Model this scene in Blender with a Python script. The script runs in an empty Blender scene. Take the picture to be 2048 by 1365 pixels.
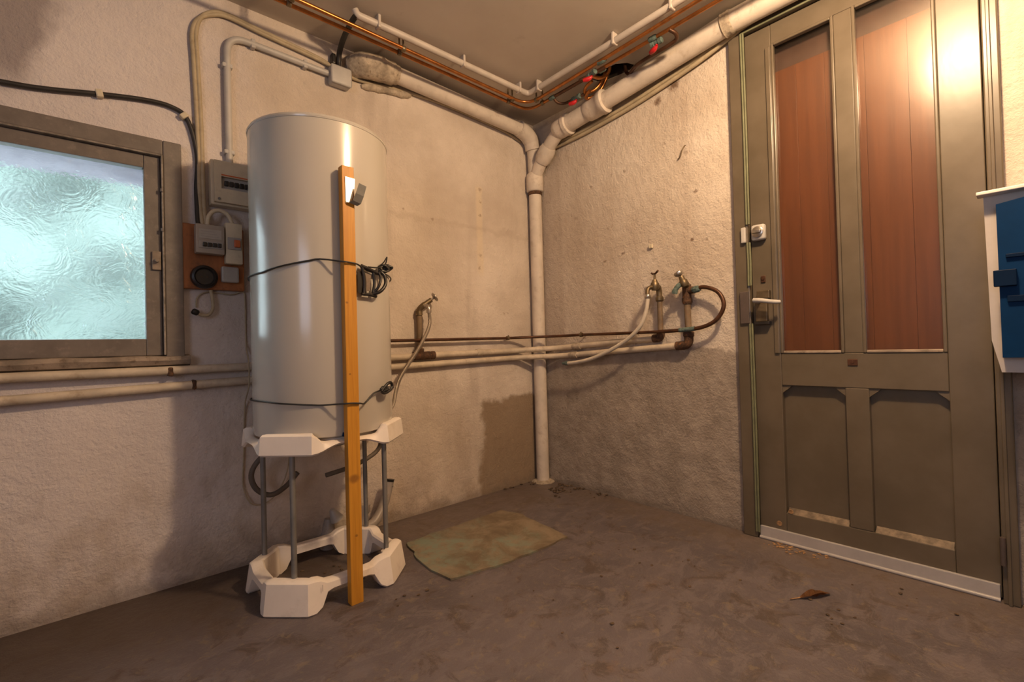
import bpy, bmesh, math, random
from mathutils import Vector, Matrix, noise as mnoise
random.seed(7)
scene = bpy.context.scene
COL = scene.collection
PI = math.pi

# ------------------------------------------------------------------ camera, world, lamp, daylight, exposure
cam_d = bpy.data.cameras.new('camera')
cam = bpy.data.objects.new('camera', cam_d)
COL.objects.link(cam)
cam_d.sensor_width = 36.0
cam_d.lens = 16.476
cam_d.clip_start = 0.02
YAW, PITCH, ROLL = math.radians(48.1176), math.radians(0.7206), math.radians(-1.5646)
fw = Vector((math.cos(YAW) * math.cos(PITCH), math.sin(YAW) * math.cos(PITCH), math.sin(PITCH)))
r0 = Vector((math.sin(YAW), -math.cos(YAW), 0))
u0 = r0.cross(fw)
rt = math.cos(ROLL) * r0 + math.sin(ROLL) * u0
up = -math.sin(ROLL) * r0 + math.cos(ROLL) * u0
m = Matrix((rt, up, -fw)).transposed().to_4x4()
m.translation = Vector((-2.2288, -2.2181, 0.88))
cam.matrix_world = m
scene.camera = cam

world = bpy.data.worlds.new('overcast_sky')
scene.world = world
world.use_nodes = True
bg = world.node_tree.nodes['Background']
bg.inputs['Color'].default_value = (0.84, 0.92, 0.98, 1)
bg.inputs['Strength'].default_value = 5.9

lamp_d = bpy.data.lights.new('ceiling_bulb', 'POINT')
lamp_d.color = (1.0, 0.69, 0.405)
lamp_d.energy = 100
lamp_d.shadow_soft_size = 0.06
lamp = bpy.data.objects.new('ceiling_bulb', lamp_d)
lamp.location = (-0.90, -2.04, 2.20)
COL.objects.link(lamp)

day_d = bpy.data.lights.new('rear_window_daylight', 'AREA')     # stands in the window opening of the rear wall
day_d.color = (0.72, 0.79, 1.0)
day_d.energy = 17
day_d.shape = 'RECTANGLE'
day_d.size, day_d.size_y = 1.3, 1.0
day = bpy.data.objects.new('rear_window_daylight', day_d)
day.location = (-4.18, -2.8, 1.45)
day.rotation_euler = (PI / 2, 0, -PI / 2)
COL.objects.link(day)

scene.view_settings.view_transform = 'Standard'
scene.view_settings.look = 'None'
scene.view_settings.gamma = 1
scene.view_settings.use_curve_mapping = False
scene.view_settings.exposure = 0.0

# ------------------------------------------------------------------ helpers: objects
def link(o):
    COL.objects.link(o)
    return o

def thing(name, label, cat, loc=(0, 0, 0), group=None):
    o = bpy.data.objects.new(name, None)
    o.empty_display_size = 0.05
    o.location = loc
    o['label'] = label
    o['category'] = cat
    if group:
        o['group'] = group
    return link(o)

def structure(name, loc=(0, 0, 0), label=None):
    o = bpy.data.objects.new(name, None)
    o.empty_display_size = 0.05
    o.location = loc
    o['kind'] = 'structure'
    if label:
        o['label'] = label
    return link(o)

def wloc(o):
    v = Vector((0, 0, 0))
    while o:
        v += o.location
        o = o.parent
    return v

def obj(name, bm, mat, parent=None, label=None, smooth=None, origin=None):
    """bm is in world coordinates; the object is placed so that it stays there"""
    me = bpy.data.meshes.new(name)
    if parent is not None:
        base = wloc(parent)
    else:
        base = Vector(origin) if origin else Vector((0, 0, 0))
    bmesh.ops.translate(bm, verts=bm.verts, vec=-base)
    if smooth is not None:
        for f in bm.faces:
            f.smooth = True
    bm.to_mesh(me)
    bm.free()
    me.materials.append(mat)
    if smooth is not None:
        me.set_sharp_from_angle(angle=math.radians(smooth))
    o = bpy.data.objects.new(name, me)
    if parent is not None:
        o.parent = parent
    else:
        o.location = base
    if label:
        o['label'] = label
    return link(o)

def solo(name, bm, mat, label, cat, group=None, smooth=None):
    c = Vector((0, 0, 0))
    zs = min(v.co.z for v in bm.verts)
    for v in bm.verts:
        c += v.co
    c /= len(bm.verts)
    o = obj(name, bm, mat, None, label, smooth, origin=(c.x, c.y, zs))
    o['category'] = cat
    if group:
        o['group'] = group
    return o

# ------------------------------------------------------------------ helpers: shapes (world coordinates)
def BM():
    return bmesh.new()

def box(bm, lo, hi, bev=0.0, seg=2, rot=None):
    lo, hi = Vector(lo), Vector(hi)
    c = (lo + hi) / 2
    s = hi - lo
    r = bmesh.ops.create_cube(bm, size=1)
    vs = r['verts']
    bmesh.ops.scale(bm, verts=vs, vec=s)
    if bev > 0:
        es = list({e for v in vs for e in v.link_edges})
        g = bmesh.ops.bevel(bm, geom=es + vs, offset=bev, segments=seg, profile=0.5, affect='EDGES')
        vs = list({v for f in g['faces'] for v in f.verts} | {v for v in vs if v.is_valid})
    if rot:
        bmesh.ops.rotate(bm, verts=vs, cent=(0, 0, 0), matrix=rot)
    bmesh.ops.translate(bm, verts=vs, vec=c)
    return bm

def smooth_path(pts, sub=6):
    P = [Vector(p) for p in pts]
    if len(P) < 3:
        return P
    out = []
    for i in range(len(P) - 1):
        p0 = P[i - 1] if i > 0 else 2 * P[0] - P[1]
        p1, p2 = P[i], P[i + 1]
        p3 = P[i + 2] if i + 2 < len(P) else 2 * P[-1] - P[-2]
        for k in range(sub):
            t = k / sub
            a = 2 * p1
            b = (p2 - p0) * t
            c = (2 * p0 - 5 * p1 + 4 * p2 - p3) * t * t
            d = (-p0 + 3 * p1 - 3 * p2 + p3) * t * t * t
            out.append((a + b + c + d) / 2)
    out.append(P[-1])
    return out

def fillet(pts, rad, seg=6):
    P = [Vector(p) for p in pts]
    out = [P[0]]
    for i in range(1, len(P) - 1):
        a, b, c = P[i - 1], P[i], P[i + 1]
        d1, d2 = (a - b), (c - b)
        r = min(rad, d1.length * 0.49, d2.length * 0.49)
        s, e = b + d1.normalized() * r, b + d2.normalized() * r
        for k in range(seg + 1):
            t = k / seg
            out.append((1 - t) ** 2 * s + 2 * t * (1 - t) * b + t * t * e)
    out.append(P[-1])
    return out

def tube(bm, pts, r, n=12, caps=True):
    P = [Vector(p) for p in pts]
    R = r if isinstance(r, (list, tuple)) else [r] * len(P)
    rings = []
    t0 = (P[1] - P[0]).normalized()
    nrm = t0.orthogonal().normalized()
    for i, p in enumerate(P):
        if i == 0:
            t = (P[1] - P[0])
        elif i == len(P) - 1:
            t = (P[-1] - P[-2])
        else:
            t = (P[i + 1] - P[i - 1])
        if t.length < 1e-9:
            t = t0.copy()
        t.normalize()
        q = t0.rotation_difference(t)
        nrm = q @ nrm
        nrm = (nrm - nrm.dot(t) * t).normalized()
        b = t.cross(nrm)
        t0 = t
        rings.append([bm.verts.new(p + R[i] * (math.cos(2 * PI * k / n) * nrm + math.sin(2 * PI * k / n) * b)) for k in range(n)])
    for a, b in zip(rings, rings[1:]):
        for k in range(n):
            bm.faces.new((a[k], a[(k + 1) % n], b[(k + 1) % n], b[k]))
    if caps:
        bm.faces.new(list(reversed(rings[0])))
        bm.faces.new(rings[-1])
    return bm

def lathe(bm, prof, base, axis=(0, 0, 1), n=24):
    """prof: list of (distance along the axis, radius)"""
    A = Vector(axis).normalized()
    pts = [Vector(base) + A * h for h, _ in prof]
    nrm = A.orthogonal().normalized()
    b = A.cross(nrm)
    rings = []
    for p, (_, r) in zip(pts, prof):
        rings.append([bm.verts.new(p + max(r, 1e-4) * (math.cos(2 * PI * k / n) * nrm + math.sin(2 * PI * k / n) * b)) for k in range(n)])
    for a, c in zip(rings, rings[1:]):
        for k in range(n):
            bm.faces.new((a[k], a[(k + 1) % n], c[(k + 1) % n], c[k]))
    bm.faces.new(list(reversed(rings[0])))
    bm.faces.new(rings[-1])
    return bm

def prism(bm, outline, ext):
    """outline: 3D points of a planar polygon; ext: extrusion vector"""
    e = Vector(ext)
    a = [bm.verts.new(Vector(p)) for p in outline]
    b = [bm.verts.new(Vector(p) + e) for p in outline]
    n = len(a)
    bm.faces.new(a)
    bm.faces.new(list(reversed(b)))
    for k in range(n):
        bm.faces.new((a[(k + 1) % n], a[k], b[k], b[(k + 1) % n]))
    bmesh.ops.recalc_face_normals(bm, faces=bm.faces)
    return bm

def frame_ring(bm, outer, inner, ext):
    """a flat ring between two loops of equal length, extruded by ext"""
    e = Vector(ext)
    o1 = [bm.verts.new(Vector(p)) for p in outer]
    i1 = [bm.verts.new(Vector(p)) for p in inner]
    o2 = [bm.verts.new(Vector(p) + e) for p in outer]
    i2 = [bm.verts.new(Vector(p) + e) for p in inner]
    n = len(o1)
    for k in range(n):
        j = (k + 1) % n
        bm.faces.new((o1[k], o1[j], i1[j], i1[k]))
        bm.faces.new((o2[j], o2[k], i2[k], i2[j]))
        bm.faces.new((o1[j], o1[k], o2[k], o2[j]))
        bm.faces.new((i1[k], i1[j], i2[j], i2[k]))
    bmesh.ops.recalc_face_normals(bm, faces=bm.faces)
    return bm

# ------------------------------------------------------------------ helpers: materials
class M:
    def __init__(s, name):
        s.mat = bpy.data.materials.new(name)
        s.mat.use_nodes = True
        s.nt = s.mat.node_tree
        s.nt.nodes.clear()
        s.out = s.nt.nodes.new('ShaderNodeOutputMaterial')
        s._obj = None

    def n(s, t, **kw):
        nd = s.nt.nodes.new(t)
        for k, v in kw.items():
            if k.startswith('_'):
                setattr(nd, k[1:], v)
        for k, v in kw.items():
            if not k.startswith('_'):
                s.set(nd.inputs[k.replace('__', ' ')], v)
        return nd

    def set(s, sock, v):
        if isinstance(v, bpy.types.NodeSocket):
            s.nt.links.new(v, sock)
        elif isinstance(v, (tuple, list)) and sock.type == 'RGBA' and len(v) == 3:
            sock.default_value = (*v, 1)
        else:
            sock.default_value = v

    def obj(s):
        if s._obj is None:
            s._obj = s.n('ShaderNodeTexCoord').outputs['Object']
        return s._obj

    def xyz(s, vec=None):
        nd = s.n('ShaderNodeSeparateXYZ', Vector=vec or s.obj())
        return nd.outputs[0], nd.outputs[1], nd.outputs[2]

    def math(s, op, a, b=0.0, c=None, clamp=False):
        nd = s.nt.nodes.new('ShaderNodeMath')
        nd.operation = op
        nd.use_clamp = clamp
        s.set(nd.inputs[0], a)
        s.set(nd.inputs[1], b)
        if c is not None:
            s.set(nd.inputs[2], c)
        return nd.outputs[0]

    def noise(s, scale, detail=4, rough=0.55, vec=None, stretch=None, dist=0.0):
        v = vec or s.obj()
        if stretch:
            mp = s.n('ShaderNodeMapping', Vector=v)
            mp.inputs['Scale'].default_value = stretch
            v = mp.outputs[0]
        nd = s.n('ShaderNodeTexNoise', Vector=v, Scale=scale, Detail=detail, Roughness=rough, Distortion=dist)
        return nd.outputs[0]

    def step(s, a, lo, hi):
        nd = s.nt.nodes.new('ShaderNodeMapRange')
        nd.interpolation_type = 'SMOOTHSTEP'
        s.set(nd.inputs['Value'], a)
        nd.inputs['From Min'].default_value = lo
        nd.inputs['From Max'].default_value = hi
        return nd.outputs[0]

    def band(s, a, lo, hi, soft):
        return s.math('MULTIPLY', s.step(a, lo - soft, lo + soft), s.step(a, hi + soft, hi - soft) if False else s.math('SUBTRACT', 1.0, s.step(a, hi - soft, hi + soft)))

    def mix(s, f, a, b, mode='MIX'):
        nd = s.nt.nodes.new('ShaderNodeMix')
        nd.data_type = 'RGBA'
        nd.blend_type = mode
        s.set(nd.inputs[0], f)
        s.set(nd.inputs[6], a)
        s.set(nd.inputs[7], b)
        return nd.outputs[2]

    def bump(s, h, strength=0.3, dist=0.01, normal=None):
        nd = s.n('ShaderNodeBump', Height=h, Strength=strength, Distance=dist)
        if normal is not None:
            s.set(nd.inputs['Normal'], normal)
        return nd.outputs[0]

    def bsdf(s, color, rough=0.5, metal=0.0, normal=None, **kw):
        p = s.nt.nodes.new('ShaderNodeBsdfPrincipled')
        s.set(p.inputs['Base Color'], color)
        s.set(p.inputs['Roughness'], rough)
        s.set(p.inputs['Metallic'], metal)
        if normal is not None:
            s.set(p.inputs['Normal'], normal)
        for k, v in kw.items():
            s.set(p.inputs[k.replace('__', ' ')], v)
        s.nt.links.new(p.outputs[0], s.out.inputs['Surface'])
        return p

def simple(name, color, rough=0.5, metal=0.0, var=0.12, scale=14.0, dirt=None, bump=0.0, bscale=80.0, grain=None):
    m = M(name)
    nz = m.noise(scale, 5, 0.6, stretch=grain)
    dark = tuple(c * (1 - var * 1.6) for c in color)
    lite = tuple(min(1, c * (1 + var)) for c in color)
    col = m.mix(m.step(nz, 0.3, 0.7), dark, lite)
    if dirt:
        col = m.mix(m.math('MULTIPLY', m.step(m.noise(scale * 2.3, 6, 0.7), 0.52, 0.72), dirt[3] if len(dirt) > 3 else 0.7), col, dirt[:3])
    nrm = m.bump(m.noise(bscale, 4, 0.6), bump, 0.004) if bump else None
    m.bsdf(col, rough, metal, nrm)
    return m.mat

# ---- wall plaster
def plaster_common(m):
    rough1 = m.noise(95, 3, 0.6)
    rough2 = m.noise(28, 4, 0.6)
    big = m.noise(3.5, 3, 0.5)
    h = m.math('ADD', m.math('MULTIPLY', rough1, 0.45), m.math('ADD', m.math('MULTIPLY', rough2, 0.7), m.math('MULTIPLY', big, 1.6)))
    return m.bump(h, 0.85, 0.011)

def mat_wall_left():
    m = M('limewashed_plaster_left')
    x, y, z = m.xyz()
    cloud = m.noise(1.6, 5, 0.6)
    streak = m.noise(2.2, 4, 0.6, stretch=(2.2, 1, 0.35))
    col = m.mix(m.step(cloud, 0.3, 0.72), (0.50, 0.42, 0.35), (0.72, 0.63, 0.55))
    col = m.mix(m.math('MULTIPLY', m.step(streak, 0.52, 0.75), 0.45), col, (0.38, 0.31, 0.26))
    wob = m.math('SUBTRACT', m.noise(5, 4, 0.6), 0.5)
    wob2 = m.math('SUBTRACT', m.noise(14, 3, 0.6), 0.5)
    pk = m.math('SUBTRACT', 1.0, m.step(m.math('ADD', x, m.math('MULTIPLY', wob, 0.5)), -2.1, -1.55))  # cool pink daylight tint put into the wall colour towards the left
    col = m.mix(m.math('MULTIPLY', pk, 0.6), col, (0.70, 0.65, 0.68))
    w = m.math('ADD', m.math('MULTIPLY', wob, 0.16), m.math('MULTIPLY', wob2, 0.05))
    xw, zw = m.math('ADD', x, w), m.math('ADD', z, w)
    # browner zone of the lower wall
    low = m.math('MULTIPLY', m.math('SUBTRACT', 1.0, m.step(zw, 0.0, 0.75)), m.step(m.noise(2.5, 4, 0.6), 0.35, 0.65))
    col = m.mix(m.math('MULTIPLY', low, 0.35), col, (0.42, 0.31, 0.22))
    # damp patch near the corner
    damp = m.math('MULTIPLY', m.band(xw, -0.50, 0.2, 0.025), m.band(zw, -0.4, 0.56, 0.02))
    col = m.mix(m.math('MULTIPLY', damp, 0.86), col, (0.23, 0.155, 0.09))
    # old grey stain high up at the left
    slant = m.math('ADD', xw, m.math('MULTIPLY', m.math('SUBTRACT', z, 2.1), -0.28))
    stn = m.math('MULTIPLY', m.math('SUBTRACT', 1.0, m.step(slant, -2.34, -2.27)), m.step(zw, 1.72, 1.86))
    col = m.mix(m.math('MULTIPLY', stn, 0.8), col, (0.27, 0.225, 0.22))
    # run of grey damp by the window and pipes
    run = m.math('MULTIPLY', m.band(x, -2.28, -2.08, 0.09), m.band(z, 0.1, 0.75, 0.15))
    col = m.mix(m.math('MULTIPLY', run, 0.25), col, (0.66, 0.57, 0.52))
    # smeared filler strip with small brown screw marks
    strip = m.math('MULTIPLY', m.band(m.math('ADD', x, m.math('MULTIPLY', wob2, 0.02)), -0.50, -0.455, 0.012), m.band(zw, 1.33, 1.86, 0.03))
    col = m.mix(m.math('MULTIPLY', strip, 0.55), col, (0.70, 0.58, 0.42))
    for (sx, sz, r, k) in ((-0.466, 1.838, .018, .6), (-0.468, 1.76, .013, .5), (-0.47, 1.68, .016, .6), (-0.48, 1.435, .018, .6), (-0.488, 1.36, .014, .5), (-0.81, 1.60, .012, .55), (-0.99, 1.63, .010, .5), (-0.3, 1.09, .010, .4), (-0.27, 1.09, .009, .4)):
        d = m.n('ShaderNodeVectorMath', _operation='DISTANCE')
        m.set(d.inputs[0], m.obj())
        d.inputs[1].default_value = (sx, 0, sz)
        f = m.math('SUBTRACT', 1.0, m.step(m.math('ADD', d.outputs['Value'], m.math('MULTIPLY', m.math('SUBTRACT', m.noise(55, 4, 0.7), 0.5), 0.05)), r * 0.1, r * 0.85))
        col = m.mix(m.math('MULTIPLY', f, k), col, (0.22, 0.13, 0.07))
    # faint darker horizontal line
    stripe = m.math('MULTIPLY', m.band(zw, 1.58, 1.61, 0.012), m.step(x, -1.2, -1.0))
    col = m.mix(m.math('MULTIPLY', stripe, 0.22), col, (0.33, 0.25, 0.18))
    lowb = m.math('MULTIPLY', m.math('SUBTRACT', 1.0, m.step(zw, 0.05, 0.26)), m.step(m.noise(6, 5, 0.7), 0.38, 0.62))
    col = m.mix(m.math('MULTIPLY', lowb, 0.5), col, (0.27, 0.205, 0.145))
    blot = m.math('MULTIPLY', m.math('SUBTRACT', 1.0, m.step(zw, 0.35, 0.9)), m.step(m.noise(3.2, 6, 0.7, stretch=(1.3, 1, 0.7)), 0.5, 0.66))
    col = m.mix(m.math('MULTIPLY', blot, 0.35), col, (0.33, 0.25, 0.18))
    # dirt line along the floor
    ft = m.math('SUBTRACT', 1.0, m.step(zw, 0.0, 0.07))
    col = m.mix(m.math('MULTIPLY', ft, 0.55), col, (0.16, 0.12, 0.09))
    m.bsdf(col, 0.85, 0, plaster_common(m))
    return m.mat

def mat_wall_right():
    m = M('limewashed_plaster_right')
    x, y, z = m.xyz()
    cloud = m.noise(1.8, 5, 0.6)
    streak = m.noise(2.4, 4, 0.6, stretch=(1, 2.6, 0.30))
    col = m.mix(m.step(cloud, 0.3, 0.72), (0.49, 0.41, 0.335), (0.68, 0.60, 0.52))
    col = m.mix(m.math('MULTIPLY', m.step(streak, 0.5, 0.72), 0.45), col, (0.40, 0.31, 0.24))
    wob = m.math('SUBTRACT', m.noise(5, 4, 0.6), 0.5)
    wob2 = m.math('SUBTRACT', m.noise(16, 3, 0.6), 0.5)
    wob3 = m.math('SUBTRACT', m.noise(42, 4, 0.7), 0.5)
    w = m.math('ADD', m.math('MULTIPLY', wob, 0.14), m.math('MULTIPLY', wob2, 0.05))
    yw, zw = m.math('ADD', y, w), m.math('ADD', z, w)
    # darker strips by the corner
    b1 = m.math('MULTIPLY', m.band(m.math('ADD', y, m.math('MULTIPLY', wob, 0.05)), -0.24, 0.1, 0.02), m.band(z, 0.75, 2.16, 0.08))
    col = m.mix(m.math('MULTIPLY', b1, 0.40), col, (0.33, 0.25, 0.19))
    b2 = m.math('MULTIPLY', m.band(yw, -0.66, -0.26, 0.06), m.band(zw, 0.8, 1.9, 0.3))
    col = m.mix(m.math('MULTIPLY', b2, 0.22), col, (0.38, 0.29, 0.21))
    # damp smear round the taps
    dt = m.math('MULTIPLY', m.band(yw, -1.12, -0.55, 0.1), m.band(zw, 0.82, 1.22, 0.12))
    col = m.mix(m.math('MULTIPLY', dt, m.math('MULTIPLY', m.step(m.noise(7, 5, 0.65), 0.35, 0.65), 0.40)), col, (0.34, 0.25, 0.17))
    # bare cement skirt, its edge dips under the door side
    edge = m.math('ADD', zw, m.math('MULTIPLY', m.step(y, -1.1, -1.28), 0.0))
    cem = m.math('SUBTRACT', 1.0, m.step(edge, 0.835, 0.855))
    cc = m.mix(m.step(m.noise(9, 5, 0.65), 0.3, 0.7), (0.27, 0.222, 0.182), (0.38, 0.32, 0.268))
    col = m.mix(cem, col, cc)
    for (sy, sz, r, k) in ((-1.025, 2.195, .046, .95), (-0.929, 2.15, .032, .9), (-0.476, 1.819, .014, .6), (-0.716, 1.843, .014, .6), (-0.622, 1.852, .010, .5), (-1.122, 1.623, .016, .7), (-1.13, 1.60, .012, .6), (-0.562, 1.363, .015, .7), (-0.683, 1.387, .016, .75), (-1.091, 1.389, .017, .85), (-1.167, 1.375, .014, .5), (-1.072, 1.833, .02, .45), (-0.62, 1.56, .013, .45), (-0.59, 1.55, .012, .4), (-0.96, 1.92, .012, .5), (-0.35, 1.66, .02, .35)):
        d = m.n('ShaderNodeVectorMath', _operation='DISTANCE')
        m.set(d.inputs[0], m.obj())
        d.inputs[1].default_value = (0, sy, sz)
        f = m.math('SUBTRACT', 1.0, m.step(m.math('ADD', d.outputs['Value'], m.math('MULTIPLY', wob3, 0.05)), r * 0.15, r * 0.9))
        col = m.mix(m.math('MULTIPLY', f, k), col, (0.15, 0.09, 0.055))
    ft = m.math('SUBTRACT', 1.0, m.step(zw, 0.0, 0.06))
    col = m.mix(m.math('MULTIPLY', ft, 0.5), col, (0.13, 0.10, 0.08))
    m.bsdf(col, 0.85, 0, plaster_common(m))
    return m.mat

def mat_plain_wall():
    m = M('plain_plaster')
    col = m.mix(m.step(m.noise(1.5, 5, 0.6), 0.3, 0.7), (0.36, 0.31, 0.26), (0.46, 0.40, 0.34))
    m.bsdf(col, 0.85, 0, m.bump(m.noise(60, 4, 0.6), 0.4, 0.005))
    return m.mat

def mat_ceiling():
    m = M('painted_ceiling')
    col = m.mix(m.step(m.noise(1.3, 5, 0.6), 0.3, 0.75), (0.50, 0.435, 0.37), (0.60, 0.53, 0.46))
    col = m.mix(m.math('MULTIPLY', m.step(m.noise(6, 5, 0.7), 0.58, 0.75), 0.25), col, (0.30, 0.24, 0.19))
    m.bsdf(col, 0.7, 0, m.bump(m.noise(7, 5, 0.6), 0.3, 0.006))
    return m.mat

def mat_floor():
    m = M('worn_painted_concrete')
    x, y, z = m.xyz()
    a = m.noise(2.2, 6, 0.65)
    b = m.noise(9, 6, 0.7, dist=0.6)
    c = m.noise(30, 5, 0.7)
    col = m.mix(m.step(a, 0.3, 0.7), (0.088, 0.073, 0.079), (0.135, 0.112, 0.120))
    col = m.mix(m.math('MULTIPLY', m.step(b, 0.50, 0.66), 0.6), col, (0.125, 0.085, 0.06))
    col = m.mix(m.math('MULTIPLY', m.step(c, 0.56, 0.66), 0.4), col, (0.185, 0.145, 0.115))
    col = m.mix(m.math('MULTIPLY', m.step(m.noise(4.5, 6, 0.7), 0.62, 0.74), 0.5), col, (0.19, 0.10, 0.045))
    sc = m.noise(6, 7, 0.75, stretch=(1.0, 1.9, 1), dist=1.2)
    col = m.mix(m.math('MULTIPLY', m.step(sc, 0.50, 0.58), 0.6), col, (0.160, 0.134, 0.140))
    col = m.mix(m.math('MULTIPLY', m.step(m.noise(9, 7, 0.75, dist=0.8), 0.535, 0.61), 0.6), col, (0.058, 0.044, 0.040))
    col = m.mix(m.math('MULTIPLY', m.step(m.noise(20, 6, 0.75, dist=0.5), 0.57, 0.63), 0.6), col, (0.20, 0.155, 0.11))
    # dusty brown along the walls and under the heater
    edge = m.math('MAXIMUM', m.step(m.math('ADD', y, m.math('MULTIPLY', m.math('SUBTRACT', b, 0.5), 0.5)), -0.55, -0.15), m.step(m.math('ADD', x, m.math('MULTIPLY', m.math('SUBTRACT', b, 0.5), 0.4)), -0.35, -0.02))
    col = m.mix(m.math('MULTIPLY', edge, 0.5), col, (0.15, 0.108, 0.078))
    dark_zone = m.math('MULTIPLY', m.step(m.math('ADD', y, m.math('MULTIPLY', m.math('SUBTRACT', sc, 0.5), 0.5)), -0.62, -0.25), m.math('SUBTRACT', 1.0, m.step(m.math('ADD', x, m.math('MULTIPLY', m.math('SUBTRACT', b, 0.5), 0.4)), -1.32, -1.12)))
    col = m.mix(m.math('MULTIPLY', dark_zone, 0.62), col, (0.058, 0.040, 0.029))  # floor colour darker under the heater and along the wall left of it
    nrm = m.bump(m.math('ADD', m.math('MULTIPLY', c, 0.6), b), 0.7, 0.009)
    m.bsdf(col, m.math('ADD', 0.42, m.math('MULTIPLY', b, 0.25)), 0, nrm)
    return m.mat

def mat_pad():
    m = M('worn_green_paint')
    b = m.noise(7, 6, 0.7, dist=0.5)
    x, y, z = m.xyz()
    base = m.mix(m.step(b, 0.35, 0.65), (0.135, 0.098, 0.062), (0.235, 0.185, 0.125))
    g = m.math('MULTIPLY', m.step(m.math('ADD', m.noise(4, 6, 0.7), m.math('MULTIPLY', x, -0.35)), 0.44, 0.66), 0.8)
    col = m.mix(m.math('MULTIPLY', g, m.step(m.noise(18, 5, 0.7), 0.35, 0.6)), base, (0.175, 0.225, 0.175))
    m.bsdf(col, 0.7, 0, m.bump(b, 0.5, 0.006))
    return m.mat

def mat_enamel():
    m = M('white_enamel')
    col = m.mix(m.step(m.noise(2.5, 4, 0.6), 0.45, 0.8), (0.50, 0.465, 0.415), (0.46, 0.42, 0.365))
    m.bsdf(col, 0.19, 0, m.bump(m.noise(3, 2, 0.5), 0.03, 0.01), Coat__Weight=0.3, Coat__Roughness=0.12)
    return m.mat

def mat_pine():
    m = M('orange_pine')
    x, y, z = m.xyz()
    g = m.noise(10, 5, 0.65, stretch=(9, 9, 0.35), dist=0.5)
    col = m.mix(m.step(g, 0.3, 0.7), (0.47, 0.195, 0.016), (0.60, 0.275, 0.028))
    m_w = m.math('MULTIPLY', m.math('SUBTRACT', m.noise(60, 3, 0.6), 0.5), 0.008)
    for (kx, kz, r) in ((-1.553, 0.435, 0.026), (-1.55, 0.237, 0.008), (-1.565, 1.05, 0.007), (-1.56, 0.80, 0.006)):
        mp = m.n('ShaderNodeCombineXYZ', X=m.math('ADD', x, 0), Y=0.0, Z=m.math('MULTIPLY', z, 1.25))
        d = m.n('ShaderNodeVectorMath', _operation='DISTANCE')
        m.set(d.inputs[0], mp.outputs[0])
        d.inputs[1].default_value = (kx + 1.551, 0, kz * 1.25)
        f = m.math('SUBTRACT', 1.0, m.step(m.math('ADD', d.outputs['Value'], m_w), r * 0.35, r))
        col = m.mix(m.math('MULTIPLY', f, 0.75), col, (0.20, 0.075, 0.012))
    m.bsdf(col, 0.5, 0, m.bump(g, 0.15, 0.002))
    return m.mat

def mat_door_paint():
    m = M('olive_grey_gloss_paint')
    n1 = m.noise(5, 5, 0.6)
    col = m.mix(m.step(n1, 0.3, 0.7), (0.104, 0.082, 0.056), (0.136, 0.108, 0.077))
    chips = m.math('MULTIPLY', m.step(m.noise(38, 4, 0.7, stretch=(1, 1, 2.0)), 0.72, 0.78), 0.22)
    col = m.mix(chips, col, (0.10, 0.07, 0.045))
    m.bsdf(col, m.math('ADD', 0.265, m.math('MULTIPLY', n1, 0.12)), 0, m.bump(m.noise(22, 3, 0.5, stretch=(1, 1, 0.4)), 0.14, 0.003))
    return m.mat

def mat_door_glass():
    m = M('clear_door_glass')
    lw = m.n('ShaderNodeLayerWeight', Blend=0.5)
    fr = m.math('ADD', 0.05, m.math('MULTIPLY', m.math('POWER', lw.outputs['Facing'], 5.0), 0.9))
    tr = m.n('ShaderNodeBsdfTransparent', Color=(0.92, 0.86, 0.82))
    gl = m.n('ShaderNodeBsdfGlossy', Color=(1, 1, 1), Roughness=0.20, Normal=m.bump(m.noise(5, 2, 0.5), 0.10, 0.01))
    mx = m.nt.nodes.new('ShaderNodeMixShader')
    m.set(mx.inputs[0], fr)
    m.set(mx.inputs[1], tr.outputs[0])
    m.set(mx.inputs[2], gl.outputs[0])
    m.nt.links.new(mx.outputs[0], m.out.inputs['Surface'])
    return m.mat

def mat_window_glass():
    m = M('cathedral_window_glass')
    h = m.math('ADD', m.noise(13, 3, 0.6, dist=1.0), m.math('MULTIPLY', m.noise(45, 3, 0.5), 0.25))
    nrm = m.bump(h, 0.52, 0.017)
    rf = m.n('ShaderNodeBsdfRefraction', Color=(0.90, 0.97, 0.97), Roughness=0.26, IOR=1.22, Normal=nrm)
    gl = m.n('ShaderNodeBsdfGlossy', Color=(1, 1, 1), Roughness=0.12, Normal=nrm)
    mx = m.nt.nodes.new('ShaderNodeMixShader')
    mx.inputs[0].default_value = 0.05
    m.set(mx.inputs[1], rf.outputs[0])
    m.set(mx.inputs[2], gl.outputs[0])
    m.nt.links.new(mx.outputs[0], m.out.inputs['Surface'])
    return m.mat

def mat_board_brown():
    m = M('red_brown_board')
    g = m.noise(7, 5, 0.6, stretch=(1, 5, 0.25))
    col = m.mix(m.step(g, 0.3, 0.7), (0.135, 0.055, 0.021), (0.185, 0.078, 0.030))
    m.bsdf(col, 0.45, 0, m.bump(g, 0.1, 0.003))
    return m.mat

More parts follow.
